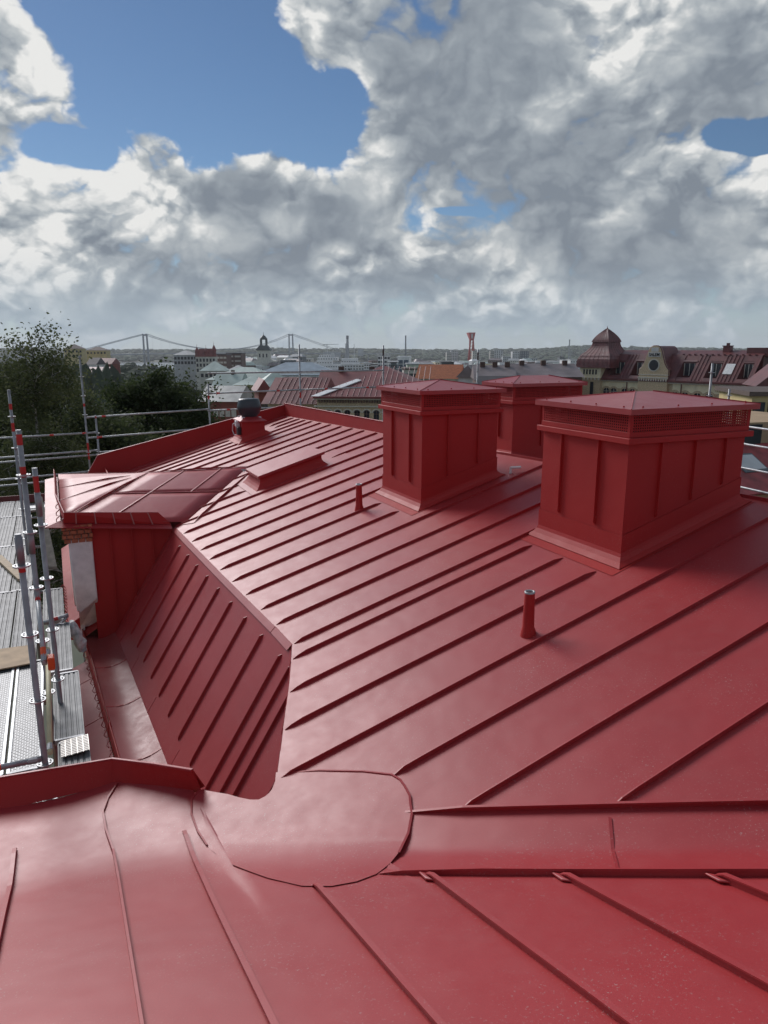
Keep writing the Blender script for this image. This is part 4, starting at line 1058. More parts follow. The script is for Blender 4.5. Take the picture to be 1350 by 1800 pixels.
# ================================================================ town
WIN = mat('window_glass', (.03, .035, .045), .12, 0, .3, .5)
FRAME = mat('window_frame', (.55, .53, .48), .6)
def box_mesh(w, d, h, m, name='box'):
    g = MB(); g.box(-w / 2, w / 2, -d / 2, d / 2, -h / 2, h / 2); return g.mesh(name, m)
_wm = {}
def win_mesh(w, h, m=WIN):
    k = (round(w, 2), round(h, 2), m.name)
    if k not in _wm: _wm[k] = box_mesh(w, .12, h, m, 'window')
    return _wm[k]
MATC = {}
def colour(name, c, rough=.8, **kw): return mat('wall_' + name, c, rough, 0, kw.pop('var', .12), kw.pop('scale', .6), **kw)
def building(label, u0, u1, vtop, D, depth, wall, roof=None, rooft='flat', rise=3.0, yaw=0, rows=0, cols=0, ww=1.2, wh=1.6, z0=None, vbot=None, name='house', group=None, over=.4, chim=0, wmat=WIN, cat='building', side=True, rowgap=3.2, wtop=1.2):
    """facade seen between columns u0..u1 with its eaves on row vtop, D metres ahead; yaw turns it about its middle"""
    p0, p1 = at(u0, vtop, D), at(u1, vtop, D); c = (p0 + p1) / 2; w = (p1 - p0).length / max(math.cos(R(yaw)), .5)
    zt = c.z; zb = z0 if z0 is not None else min(ground_z(c.x, c.y), zt - 4) - 1; h = zt - zb
    base = math.atan2(-c.x, c.y)
    rt = thing(name, label, cat, (c.x, c.y, zb), base * .0 + R(yaw), group)
    g = MB(); g.box(-w / 2, w / 2, 0, depth, 0, h); wl = g.build('wall', wall, rt)
    e = over; g = MB()
    if rooft == 'gable':       # ridge parallel to the facade
        g.prism([(-w / 2 - e, -e, h + .02), (-w / 2 - e, depth + e, h + .02), (-w / 2 - e, depth / 2, h + rise)], (w + 2 * e, 0, 0))
    elif rooft == 'front':     # gable towards the viewer
        g.prism([(-w / 2 - e, -e, h + .02), (w / 2 + e, -e, h + .02), (0, -e, h + rise)], (0, depth + 2 * e, 0))
    elif rooft == 'hip':
        k = min(depth / 2, w / 2) * .95
        c4 = [(-w / 2 - e, -e, h + .02), (w / 2 + e, -e, h + .02), (w / 2 + e, depth + e, h + .02), (-w / 2 - e, depth + e, h + .02)]
        r0, r1 = (-w / 2 + k, depth / 2, h + rise), (w / 2 - k, depth / 2, h + rise)
        g.quad(c4[0], c4[1], r1, r0); g.poly((c4[1], c4[2], r1)); g.quad(c4[2], c4[3], r0, r1); g.poly((c4[3], c4[0], r0)); g.poly(c4[::-1])
    elif rooft == 'mansard':
        k = rise * .45
        g.loops([[(-w / 2 - e, -e, h + .02), (w / 2 + e, -e, h + .02), (w / 2 + e, depth + e, h + .02), (-w / 2 - e, depth + e, h + .02)], [(-w / 2 + k, k, h + rise), (w / 2 - k, k, h + rise), (w / 2 - k, depth - k, h + rise), (-w / 2 + k, depth - k, h + rise)]], True)
    else:
        g.box(-w / 2 - e, w / 2 + e, -e, depth + e, h + .02, h + max(rise, .4))
    ro = g.build('roof', roof or wall, rt)
    for k in range(chim):
        x = -w / 2 + w * (k + .6) / chim; g = MB(); g.box(x - .42, x + .42, depth * .42, depth * .42 + .7, h + rise * .3, h + rise + .55); g.build('chimney', mat('stack_brick', (.10, .06, .05), .9), ro)
    if rows and cols:
        for r_ in range(rows):
            for c_ in range(cols):
                x = -w / 2 + w * (c_ + .5) / cols; z = h - wtop - wh / 2 - r_ * rowgap
                if z < .5: break
                link('window', win_mesh(min(ww, w / cols * .8), wh, wmat), wl, (x, -.02, z))
    return rt
def C(*c): return c
W_cream = colour('cream', (.66, .56, .36)); W_yellow = colour('yellow', (.62, .50, .25)); W_white = colour('white', (.82, .82, .80)); W_grey = colour('grey', (.48, .50, .50))
W_lgrey = colour('light_grey', (.64, .65, .64)); W_brick = colour('red_brick', (.24, .07, .05), c2=(.17, .05, .04)); W_brown = colour('brown_brick', (.16, .10, .085)); W_tan = colour('tan_brick', (.42, .33, .23), scale=2)
W_blue = colour('blue_glass', (.10, .13, .17), .25); W_dgrey = colour('dark_grey', (.13, .15, .16), .6); W_stone = colour('pale_stone', (.62, .60, .53)); W_pgreen = colour('pale_green', (.52, .58, .47)); W_orange = colour('ochre', (.45, .26, .14))
R_green = mat('verdigris_roof', (.46, .55, .50), .6, .0, .18, .25, c2=(.34, .42, .38), streak=True); R_grey = mat('grey_metal_roof', (.42, .43, .43), .5, .1, .2, .3); R_dark = mat('dark_metal_roof', (.10, .092, .095), .55, .1, .25, .3, c2=(.06, .055, .056))
R_mauve = mat('mauve_sheet_roof', (.25, .21, .21), .5, .1, .25, .3); R_tile = mat('orange_tile_roof', (.36, .11, .042), .85, 0, .18, 2.0); R_red = mat('weathered_red_roof', (.22, .06, .055), .5, 0, .2, .5)
R_blue = mat('blue_grey_roof', (.34, .41, .46), .4, .1, .15, .2); R_white = mat('white_roof', (.72, .73, .73), .5); R_brn = mat('brown_roof', (.12, .085, .07), .7)
TB = 'town buildings between the roof and the river'
# left hillside
building('pale yellow house with brown hipped roof high on wooded hillside', 113, 143, 613, 560, 14, W_yellow, R_brn, 'hip', 3.5, 12, 2, 5, 1.3, 1.6, group=TB)
building('second pale yellow house on hillside, right of the higher one', 152, 186, 616, 600, 14, W_yellow, R_brn, 'hip', 3.0, 8, 1, 6, 1.3, 1.6, group=TB)
building('small dark red house below the yellow hillside houses', 168, 196, 640, 330, 8, W_brick, R_red, 'gable', 2.6, -8, 1, 3, group=TB)
building('white walled house with dark roof beside the dark red house', 152, 169, 641, 320, 8, W_white, R_dark, 'gable', 3, -8, 1, 2, group=TB)
building('low red roofed shed in front of the dark red house', 150, 186, 654, 300, 8, W_brick, R_red, 'gable', 2, -8, group=TB)
building('long grey stone block at the left foot of the red turreted house', 306, 345, 624, 520, 14, W_grey, R_grey, 'hip', 3, 10, 2, 7, 1.6, 2, group=TB)
rt = building('grand stone house with dark red roof and corner turrets', 344, 378, 627, 470, 14, W_stone, R_red, 'mansard', 5, 8, 3, 6, 1.2, 2, group=TB)
for x, hh in ((-5.2, 6), (5.6, 7.5), (0.5, 5.5)):
    g = MB(); H0 = [c for c in rt.children if c.name.startswith('wall')][0].dimensions.z if False else 0
    zt = at(361, 627, 470).z - rt.location.z
    g.lathe((x, 1.0, zt), [(1.3, 0), (1.3, hh * .45), (1.5, hh * .5), (.9, hh * .8), (.12, hh), (.05, hh + 2)], 10); g.build('turret', R_red, rt)
building('brown brick block with pale window bands beside the turreted house', 380, 398, 624, 500, 16, W_brown, R_dark, 'flat', .8, 0, 3, 3, 3, 1.3, wmat=FRAME, group=TB)
building('red brown banded office block left of the church trees', 398, 424, 622, 520, 16, W_brown, R_dark, 'flat', .8, 0, 4, 2, 9, 1.2, wmat=FRAME, group=TB)
building('pale green copper roofed house under the brown blocks', 352, 396, 652, 330, 16, W_stone, R_green, 'hip', 4.2, 6, 1, 6, group=TB)
building('small grey roofed house below church hill', 398, 432, 652, 340, 12, W_lgrey, R_grey, 'hip', 2.5, 0, 1, 5, group=TB)
building('wide verdigris roofed building in front of the grey glass offices', 362, 480, 668, 240, 18, W_stone, R_green, 'hip', 4.0, -4, 1, 10, group=TB)
building('verdigris roofed block with dormers right of the yellow house', 455, 520, 680, 205, 14, W_stone, R_green, 'hip', 4.2, 14, 1, 6, group=TB)
building('pale green roofed house left of the yellow house', 372, 418, 684, 190, 12, W_stone, R_green, 'gable', 4.2, -6, 1, 5, group=TB, chim=1)
building('pale yellow house with small paired windows behind the fan', 412, 466, 677, 150, 10, W_yellow, R_green, 'hip', 1.6, 6, 3, 5, .9, 1.2, group=TB, rowgap=2.6)
building('dark red brick house with grey ribbed roof left of the fan', 352, 416, 706, 110, 9, W_brick, mat('pale_ribbed_roof', (.42, .43, .41), .5, .2, .2, .6, streak=True), 'gable', 2.2, -5, 3, 6, .9, 1.1, group=TB, rowgap=2.4, wmat=FRAME)
# church
c = at(463, 634, 820); ch = thing('church', 'pale church with domed bell tower on wooded hill', 'church', (c.x, c.y, ground_z(c.x, c.y) - 1))
s = 820 / 1250; zz = lambda v: at(463, v, 820).z - ch.location.z
g = MB(); g.box(-10.5 * s, 10.5 * s, 0, 21 * s, 0, zz(616)); tw = g.build('tower', W_stone, ch)
for x in (-6, 0, 6): link('window', win_mesh(1.6, 4), tw, (x * s, -.02, zz(625)))
g = MB(); g.prism([(-19 * s, -3, 0), (19 * s, -3, 0), (19 * s, -3, zz(635)), (0, -3, zz(629)), (-19 * s, -3, zz(635))], (0, 26, 0)); g.build('nave', W_stone, ch)
CU = mat('dark_copper', (.07, .085, .085), .5, .1, .2, .5); q = lambda r, v: [(sx_ * r * s, 10.5 * s + sy_ * r * s, zz(v)) for sx_, sy_ in ((-1, -1), (1, -1), (1, 1), (-1, 1))]
g = MB(); g.loops([q(12, 616), q(12, 614.5), q(9.5, 611), q(6.5, 607)], True); g.build('tower_roof', CU, ch)
for sx_, sy_ in ((-1, -1), (1, -1), (1, 1), (-1, 1)):
    g = MB(); x, y = sx_ * 4.6 * s, 10.5 * s + sy_ * 4.6 * s; g.box(x - 1.1 * s, x + 1.1 * s, y - 1.1 * s, y + 1.1 * s, zz(608), zz(597)); g.build('lantern_post', CU, ch)
g = MB(); g.lathe((0, 10.5 * s, zz(597)), [(6.4 * s, 0), (6.4 * s, 1), (5.4 * s, 3.2 * s), (3 * s, 6.2 * s), (.9 * s, 7.6 * s), (.35 * s, 9 * s), (.2 * s, 13 * s)], 14); g.build('dome', CU, ch, True)
# glass offices with blue grey stepped roofs
building('upper tier of the long office block with blue grey metal roof', 462, 585, 653, 420, 26, W_lgrey, R_blue, 'hip', 5.0, 3, 0, 0, group=TB)
building('long blue grey office block with dark ribbon windows', 478, 592, 660, 400, 10, W_lgrey, R_blue, 'flat', .5, 3, 4, 2, 17, 1.5, group=TB, rowgap=3.4, wtop=.8)
# ship: ferry at quay
c = at(592, 640, 1350); sh = thing('ferry', 'large white ferry with stepped decks moored at the quay', 'ship', (c.x, c.y, 1)); s = 1350 / 1250
zz = lambda v: at(592, v, 1350).z - 1
WP = mat('ship_white', (.90, .90, .90), .45)
g = MB(); g.loops([[(-36 * s, 0, 0), (44 * s, 0, 0), (44 * s, 26, 0), (-36 * s, 26, 0)], [(-38 * s, 0, zz(648)), (46 * s, 0, zz(648)), (46 * s, 26, zz(648)), (-38 * s, 26, zz(648))]], True); hull = g.build('hull', WP, sh)
for k, (x0, x1, v0, v1) in enumerate(((-36, 38, 648, 641), (-35, -8, 641, 634), (-33, 2, 634, 628), (-30, -10, 628, 624), (8, 36, 641, 630))):
    g = MB(); g.box(x0 * s, x1 * s, .6 + k * .3, 24, zz(v0) + .02, zz(v1)); d = g.build('deck_house', WP, sh)
    n = int((x1 - x0) / 4)
    for j in range(n): link('window', win_mesh(2.2, 1.6), d, ((x0 + (j + .5) * (x1 - x0) / n) * s, .58 + k * .3, (zz(v0) + zz(v1)) / 2))
g = MB(); g.tube((30 * s, 8, zz(628)), (30 * s, 8, zz(604)), .8, .3, 8); g.build('mast', W_lgrey, sh)
g = MB(); g.prism([(-12 * s, 6, zz(628)), (-4 * s, 6, zz(628)), (-5 * s, 6, zz(621)), (-10 * s, 6, zz(621))], (0, 8, 0)); g.build('funnel', W_lgrey, sh)
# blocks by the river
building('pale stone quay block with rows of windows under the ferry', 600, 640, 641, 900, 20, W_lgrey, R_grey, 'flat', .5, 0, 5, 8, 2, 1.6, group=TB)
building('white fronted quay block right of the pale stone block', 640, 652, 639, 880, 20, W_white, R_grey, 'flat', .8, 0, 5, 3, 2, 1.6, group=TB)
building('grey quay block with dark roof plant', 652, 676, 642, 870, 20, W_lgrey, R_dark, 'flat', 1.5, 0, 4, 7, 2, 1.6, group=TB)
building('tall glassy grey slab behind the scaffold post', 664, 686, 625, 620, 20, W_lgrey, R_grey, 'flat', .5, 0, 8, 4, 2, 1.8, group=TB)
building('white framed block with blue glass front', 683, 700, 637, 420, 14, W_white, R_white, 'flat', .6, 0, 9, 2, 2.4, 2.2, wmat=W_blue, group=TB, rowgap=2.6)
building('white framed block with curved top and blue glass, right of another', 699, 719, 629, 430, 16, W_white, R_white, 'flat', .8, -6, 10, 2, 2.8, 2.2, wmat=W_blue, group=TB, rowgap=2.6)
building('dark slate tower block with grid windows by the scaffold', 687, 697, 638, 400, 10, W_dgrey, R_dark, 'flat', .5, 0, 10, 3, .8, 1, group=TB, rowgap=2.6)
building('beige brick block left of the orange roofed house', 709, 732, 650, 240, 14, W_stone, R_brn, 'flat', .5, 0, 4, 4, 1.4, 1.6, group=TB)
building('low pale green walled block with flat roof behind orange roofed house', 716, 762, 641, 330, 18, W_pgreen, R_grey, 'flat', .5, 0, 2, 8, 1.6, 1.4, group=TB)
building('white flat roofed shed with angled roof lights', 742, 792, 643, 420, 20, W_white, R_white, 'flat', .4, 0, 0, 0, group=TB)
building('black clad plant room on the white flat roofed shed', 776, 798, 637, 430, 10, colour('black_clad', (.03, .035, .035), .5), R_dark, 'flat', .4, 0, 0, 0, group=TB)
building('low warehouse with white vaulted roof behind black plant room', 785, 812, 640, 520, 20, W_white, R_white, 'hip', 2, 0, 0, 0, group=TB)
# orange tiled house
c0, c1 = at(733, 663, 150), at(803, 667, 138)
building('house with bright orange tiled roof and pale green wall', 733, 806, 666, 145, 13, W_pgreen, R_tile, 'gable', 2.7, -10, 1, 8, .9, 1.1, group=TB)
building('grey gabled house end adjoining the orange tiled roof', 806, 838, 664, 140, 14, W_lgrey, R_mauve, 'front', 2.4, -20, group=TB)
# long dark roofs in the middle
rt = building('long mauve grey metal roof with brick stacks and skylights behind middle chimney', 838, 905, 668, 120, 12, W_brown, R_mauve, 'gable', 2.3, -4, 1, 6, 1.0, 1.3, group=TB, chim=3)
rt = building('long dark metal roof with wide brick stacks behind far red chimney', 905, 1024, 663, 125, 12, W_brown, R_mauve, 'gable', 2.2, 3, 1, 8, 1, 1.3, group=TB, chim=3)
building('dark low roofs in front of the mauve grey metal roof', 845, 900, 684, 95, 6, W_brown, R_dark, 'gable', 1.6, -4, 1, 5, 1.0, 1.1, group=TB)
# far tower blocks
TW = 'tower blocks beyond the river'
def tower(label, u0, u1, v, D, wall, rows=12, cols=4, **kw): return building(label, u0, u1, v, D, 18, wall, R_grey, 'flat', .6, kw.pop('yaw', 0), rows, cols, 1.8, 1.5, z0=2, name='tower_block', group=TW, rowgap=3.3, **kw)
tower('pale round cornered tower block left of the red crane', 785, 793, 619, 1500, W_stone)
tower('pale concrete tower block beside another, left of the red crane', 793, 805, 616.5, 1520, W_lgrey)
tower('pale tower block at the foot of the red gantry crane', 831, 846, 617, 1450, W_stone)
tower('pale slim tower block right of the red crane', 862, 869, 617, 1450, W_stone)
tower('grey white tower block touching the slim one', 869, 884, 615.5, 1470, W_lgrey)
tower('short grey tower block in front of the grey white pair', 884, 898, 627, 1400, W_grey)
tower('light grey tower block next to the black one', 901, 913, 618, 1420, W_lgrey)
tower('charcoal tower block with grid of windows', 914, 930, 617, 1430, W_dgrey, wmat=W_grey)
tower('low pale block right of the charcoal tower block', 931, 945, 630, 1400, W_grey, rows=6)
building('long white roofed shed right of the tower blocks', 948, 985, 636, 1100, 30, W_grey, R_white, 'flat', 1, 0, 0, 0, z0=2, group=TB)
building('white cubic block near the far chimney stack', 990, 1004, 634, 1000, 20, W_white, R_white, 'flat', 1, 0, 2, 3, z0=2, group=TB)
building('low white works building left of the tower of the cream house', 1003, 1024, 633, 900, 20, W_lgrey, R_grey, 'flat', 1, 0, 2, 5, z0=2, group=TB)
building('dark boxy plant building before the far chimney stack', 984, 992, 628, 1200, 16, W_dgrey, R_dark, 'flat', 1, 0, 0, 0, z0=2, group=TB)
building('boxy grey hotel block on the far hill above the ferry', 629, 638, 614, 2700, 40, W_grey, R_grey, 'flat', 1, z0=20, name='tower_block', group=TW)
building('wide grey works hall on the far shore behind the ferry', 568, 597, 619, 2600, 60, W_grey, R_grey, 'flat', 1, z0=10, group=TW)
# chimney stacks
def stack(label, u, v0, v1, D, r, m=W_grey):
    p = at(u, v1, D); q = at(u, v0, D); g = MB(); g.tube((0, 0, -20), (0, 0, q.z - p.z), r, r * .7, 12)
    o = g.build('chimney_stack', m); o.location = p; tag(o, label, 'chimney stack', 'tall stacks on the skyline')
    g = MB(); g.tube((0, 0, q.z - p.z - r * 2), (0, 0, q.z - p.z + .3), r * .8, r * .8, 12); g.build('stack_rim', W_dgrey, o); return o
W_haze = colour('concrete', (.32, .34, .35))
stack('broad concrete stack on the skyline above the ferry', 611, 590, 622, 2400, 5.2, W_haze)
stack('thin slanting stack left of the broad concrete one', 608, 604, 622, 2400, 1.5, W_haze)
stack('slim dark stack on skyline right of the white framed blocks', 713, 590, 617, 2300, 2.6, W_dgrey)
stack('slim stack on the hill at the far right of the skyline', 1000, 597, 622, 2600, 2.6, W_haze)
stack('short twin stack beside the slim stack on the hill', 1003.5, 613, 622, 2600, 1.8, W_haze)
stack('small mast like stack left of the slim stack on the hill', 987, 613, 622, 2600, 1.2, W_haze)
# tower crane
c = at(575, 620, 2300); tcn = thing('tower_crane', 'pale tower crane with level jib on the far shore', 'crane', (c.x, c.y, c.z)); s = 2300 / 1250
g = MB(); g.tube((0, 0, -15), (0, 0, 15 * s), 1.2, 1.0, 4); g.build('mast', W_lgrey, tcn)
g = MB(); g.tube((-6 * s, 0, 13.6 * s), (20 * s, 0, 14.2 * s), .9, .6, 4); g.build('jib', W_lgrey, tcn)
g = MB(); g.box(-6 * s, -4 * s, -1, 1, 12 * s, 13.6 * s); g.build('counterweight', W_dgrey, tcn)
# red gantry crane
c = at(829, 634, 1500); gc = thing('gantry_crane', 'red lattice gantry crane rising over the far shore', 'crane', (c.x, c.y, c.z)); s = 1500 / 1250
RC = mat('crane_red', (.50, .07, .06), .6, 0, .1, .2); RW_ = mat('crane_white', (.62, .55, .53), .6)
for (x0, x1, yy) in ((-6, -2.5, 0), (0, 2, 0), (-2, -2.5, 14), (6.5, 3, 14)):
    for dx in (-.8, .8):
        g = MB(); g.tube((x0 * s + dx, yy, -6), (x1 * s + dx, yy, 38 * s), 1.0, .8, 5); g.build('leg', RC, gc)
for k in range(7):
    g = MB(); g.tube((-6 * s + k * .6, 0, k * 5.5 * s), (1 * s, 0, (k + 1) * 5.2 * s), .4, .4, 4); g.build('lattice_brace', RC, gc)
g = MB(); g.loops([[(-3 * s, 0, 34 * s), (3 * s, 0, 34 * s), (3 * s, 16, 34 * s), (-3 * s, 16, 34 * s)], [(-6.5 * s, 0, 47 * s), (5.5 * s, 0, 47 * s), (5.5 * s, 40, 47 * s), (-6.5 * s, 40, 47 * s)]], True); g.build('main_girder', RC, gc)
g = MB(); g.box(-1.8 * s, 1.2 * s, -.6, -.1, 37 * s, 45 * s); g.build('girder_panel', RW_, gc)
# suspension bridge
bp0, bp1 = at(257, 622, 1900), at(512, 622, 2350)
br_ = thing('suspension_bridge', 'grey suspension bridge with two towers spanning the river mouth', 'bridge', ((bp0.x + bp1.x) / 2, (bp0.y + bp1.y) / 2, 0))
BG = mat('bridge_grey', (.30, .33, .35), .6); o0 = Vector(br_.location)
t0, t1 = bp0 - o0, bp1 - o0; ax = Vector((t1.x - t0.x, t1.y - t0.y, 0)); SP = ax.length; ax.normalize(); nx = Vector((-ax.y, ax.x, 0))
zt0, zt1 = at(257, 587, 1900).z, at(512, 587, 2350).z; zd = 45.0 - 12
for tp, zt in ((t0, zt0), (t1, zt1)):
    tw = MB()
    for sgn in (-1, 1): tw.tube(Vector((tp.x, tp.y, 0)) + nx * 9 * sgn, Vector((tp.x, tp.y, zt)) + nx * 7.5 * sgn, 3.0, 2.2, 6)
    for z in (zt - 4, zd + 10): tw.tube(Vector((tp.x, tp.y, z)) - nx * 8, Vector((tp.x, tp.y, z)) + nx * 8, 1.6, 1.6, 6)
    tw.build('tower', BG, br_)
def deck_pt(t): p = t0 + (t1 - t0) * t; return Vector((p.x, p.y, zd - 6 + 6 * (1 - min(abs(t - .5), 1) ** 2)))
g = MB(); T_ = [-.9 + k * .1 for k in range(33)]
for ta, tb in zip(T_[:-1], T_[1:]):
    p, q = deck_pt(ta), deck_pt(tb); g.loops([[p - nx * 10, p + nx * 10, p + nx * 10 + Vector((0, 0, 3.2)), p - nx * 10 + Vector((0, 0, 3.2))], [q - nx * 10, q + nx * 10, q + nx * 10 + Vector((0, 0, 3.2)), q - nx * 10 + Vector((0, 0, 3.2))]], True)
g.build('deck', BG, br_)
for sgn in (-1, 1):
    g = MB(); P_ = []
    for k in range(-8, 31):
        t = k / 20
        if t < 0: z = zt0 + (zd - zt0) * (-t / .4) ** 1.0 if t > -.4 else None
        elif t <= 1: z = (zt0 * (1 - t) + zt1 * t) - 4 * (zt0 - zd - 7) * t * (1 - t)
        else: z = zt1 + (zd - zt1) * ((t - 1) / .5) if t < 1.5 else None
        if z is None: continue
        p = t0 + (t1 - t0) * t; P_.append(Vector((p.x, p.y, z)) + nx * 8 * sgn)
    g.path(P_, .75, 5); g.build('main_cable', BG, br_)
for k in range(-6, 28):
    t = k / 20; p = deck_pt(t)
    if k in (0, 20) or not (0 < t < 1): continue
    zc = (zt0 * (1 - t) + zt1 * t) - 4 * (zt0 - zd - 7) * t * (1 - t)
    g = MB(); g.tube(p + nx * 8, Vector((p.x, p.y, zc)) + nx * 8, .16, .16, 4); g.build('hanger', BG, br_)
for t in (1.25, 1.5, 1.75, 2.0, -.3, -.6):
    p = deck_pt(t); g = MB(); g.tube((p.x, p.y, 0), p, 2.2, 2.2, 6); g.build('pier', BG, br_)

# ---------------------------------------------------------------- town in the middle distance (one mass)
rt_ = random.Random(5); mats_ = [W_lgrey, W_stone, W_grey, W_white, W_brown, W_dgrey, W_cream]; gs = [MB() for _ in mats_]; gro = [MB() for _ in range(4)]
gw = MB()
for _ in range(620):
    u = rt_.uniform(420, 1120); D = rt_.uniform(430, 1330); p = at(u, 640, D); w = rt_.uniform(9, 26); d = rt_.uniform(9, 18); zb = ground_z(p.x, p.y) - 1
    h = rt_.uniform(9, 19) if D < 900 else rt_.uniform(11, 24); h = min(h, 45 - zb - 6.0 * (1.0 if u > 560 else 1.6))
    if 540 < u < 645:
        h = min(h, 45 - (653 - 614) / 1250 * D - zb)
        if h < 3: continue
    if 440 < u < 490 and D < 830: h = min(h, 12)
    an = rt_.choice((-.2, .1, .35, -.5)) + rt_.uniform(-.1, .1); c, s = math.cos(an), math.sin(an)
    T = lambda x, y, z: (p.x + x * c - y * s, p.y + x * s + y * c, zb + z)
    g = gs[rt_.randrange(len(gs))]; q = [(-w / 2, 0), (w / 2, 0), (w / 2, d), (-w / 2, d)]
    g.loops([[T(x, y, 0) for x, y in q], [T(x, y, h) for x, y in q]], True)
    r = gro[rt_.randrange(4)]; rise = rt_.choice((.5, .6, 2.5, 3.2))
    if rise < 1: r.loops([[T(x * 1.01, y, h + .02) for x, y in q], [T(x * 1.01, y, h + rise) for x, y in q]], True)
    else: r.loops([[T(x * 1.03, (y - d / 2) * 1.06 + d / 2, h + .02) for x, y in q], [T(x * .75, (y - d / 2) * .04 + d / 2, h + rise) for x, y in q]], True)
    nr, nc = int(h / 3.3), int(w / 3)
    for i in range(max(0, nr - 4), nr):
        for j in range(nc):
            x = -w / 2 + (j + .5) * w / nc; z = 1.8 + i * 3.3
            gw.quad(T(x - .7, -.05, z - .8), T(x + .7, -.05, z - .8), T(x + .7, -.05, z + .8), T(x - .7, -.05, z + .8))
town = gs[0].build('distant_town', mats_[0]); tag(town, 'dense low town blocks stretching towards the river', 'town', kind='stuff')
for k in range(1, len(gs)): o = gs[k].build('town_walls', mats_[k], town); o['kind'] = 'stuff'
for k, m in enumerate((R_grey, R_mauve, R_green, R_white)): o = gro[k].build('town_roofs', m, town); o['kind'] = 'stuff'
o = gw.build('town_windows', WIN, town); o['kind'] = 'stuff'

# ---------------------------------------------------------------- cream brick house with bell roofed tower and shaped gable
SBR = mat('sheet_brown_red', (.15, .045, .045), .45, 0, .22, .8, c2=(.10, .034, .035)); CREAM = colour('cream_plaster', (.86, .79, .55), scale=.8); TANB = mat('tan_brickwork', (.58, .47, .31), .9, 0, .25, 9, .3, 20); TRIM = mat('pale_trim', (.62, .60, .52), .7)
P0, P1 = at(1056, 664, 132), at(1321.5, 674, 110); e1 = Vector((P1.x - P0.x, P1.y - P0.y, 0)); LEN = e1.length; e1.normalize(); en = Vector((-e1.y, e1.x, 0))
GZ = 16.0
sal = thing('salem_house', 'cream and tan brick house with bell roofed tower and shaped gable', 'building', (P0.x, P0.y, GZ), math.atan2(e1.y, e1.x))
sal.name = 'gabled_house'
def loc(u, v, off=0.0):
    d = ray(u, v); o = Vector((P0.x, P0.y, 0)) + en * off; t = o.dot(en) / d.dot(en); w = Vector((0, 0, CZ)) + d * t
    return (w - Vector((P0.x, P0.y, 0))).dot(e1), w.z - GZ
X0, ZE = 0.0, (P0.z + P1.z) / 2 - GZ
ZR = CZ - .9 - GZ; SET = 2.6
X1 = LEN
g = MB(); g.box(X0, X1, .1, 12, 0, ZE - .1); swall = g.build('wall', TANB, sal)
# plaster fields above the arches
xs = lambda u: loc(u, 680)[0]
g = MB(); g.box(X0 + .2, xs(1122), .04, .12, ZE - 1.75, ZE - .35); g.build('plaster_field', CREAM, swall)
g = MB(); g.box(xs(1182), X1 - .4, .04, .12, ZE - 1.9, ZE - .35); g.build('plaster_field', CREAM, swall)
g = MB(); g.box(X0 - .2, X1 + .2, -.55, .1, ZE - .32, ZE + .05); bevel(g.build('cornice', SBR, sal), .05)
g = MB(); g.box(X0 - .1, X1 + .1, -.25, .05, ZE - .55, ZE - .33); g.build('cornice_moulding', TRIM, sal)
def arch_ring(cx, cz, r0, r1, y0, y1, n=10, m=TANB, par=None, name='arch', h=0):
    g = MB(); A = [math.pi * k / n for k in range(n + 1)]
    ou = [(cx + r1 * math.cos(a), cz + r1 * math.sin(a) * .85) for a in A]; inn = [(cx + r0 * math.cos(a), cz + r0 * math.sin(a) * .85) for a in A]
    for k in range(n):
        g.prism([(ou[k][0], y0, ou[k][1]), (ou[k + 1][0], y0, ou[k + 1][1]), (inn[k + 1][0], y0, inn[k + 1][1]), (inn[k][0], y0, inn[k][1])], (0, y1 - y0, 0))
    return g.build(name, m, par)
for u in (1066, 1079, 1098, 1112, 1140, 1155, 1187, 1205, 1227, 1248, 1280, 1300):
    x = xs(u); zc = ZE - 2.25 - (.1 if u > 1180 else 0); r = .62
    arch_ring(x, zc, r, r + .38, -.02, .08, par=swall)
    g = MB(); pts = [(x - r, .06, zc - 1.6), (x + r, .06, zc - 1.6)] + [(x + r * math.cos(a), .06, zc + r * .85 * math.sin(a)) for a in [math.pi * k / 8 for k in range(9)]]
    g.prism(pts, (0, .06, 0)); w = g.build('window', WIN, swall)
    g = MB(); g.box(x - .04, x + .04, .02, .055, zc - 1.6, zc + .5); g.box(x - r, x + r, .02, .055, zc - .1, zc - .02); g.build('window_frame', FRAME, w)
    if u in (1280, 1300, 1155): g = MB(); g.box(x + .1, x + .45, .03, .05, zc - 1.2, zc); g.build('curtain', W_white, w)
for u in (1102, 1198): g = MB(); x = xs(u); g.tube((x, -.1, 0), (x, -.1, ZE), .09, .09, 8); g.build('downpipe', SBR, sal)
for u in (1262, 1317):
    for k in (-.3, .0, .3): g = MB(); x = xs(u) + k; g.box(x - .07, x + .07, -.05, .04, ZE - 1.5, ZE - .55); g.build('pilaster_strip', TANB, sal)
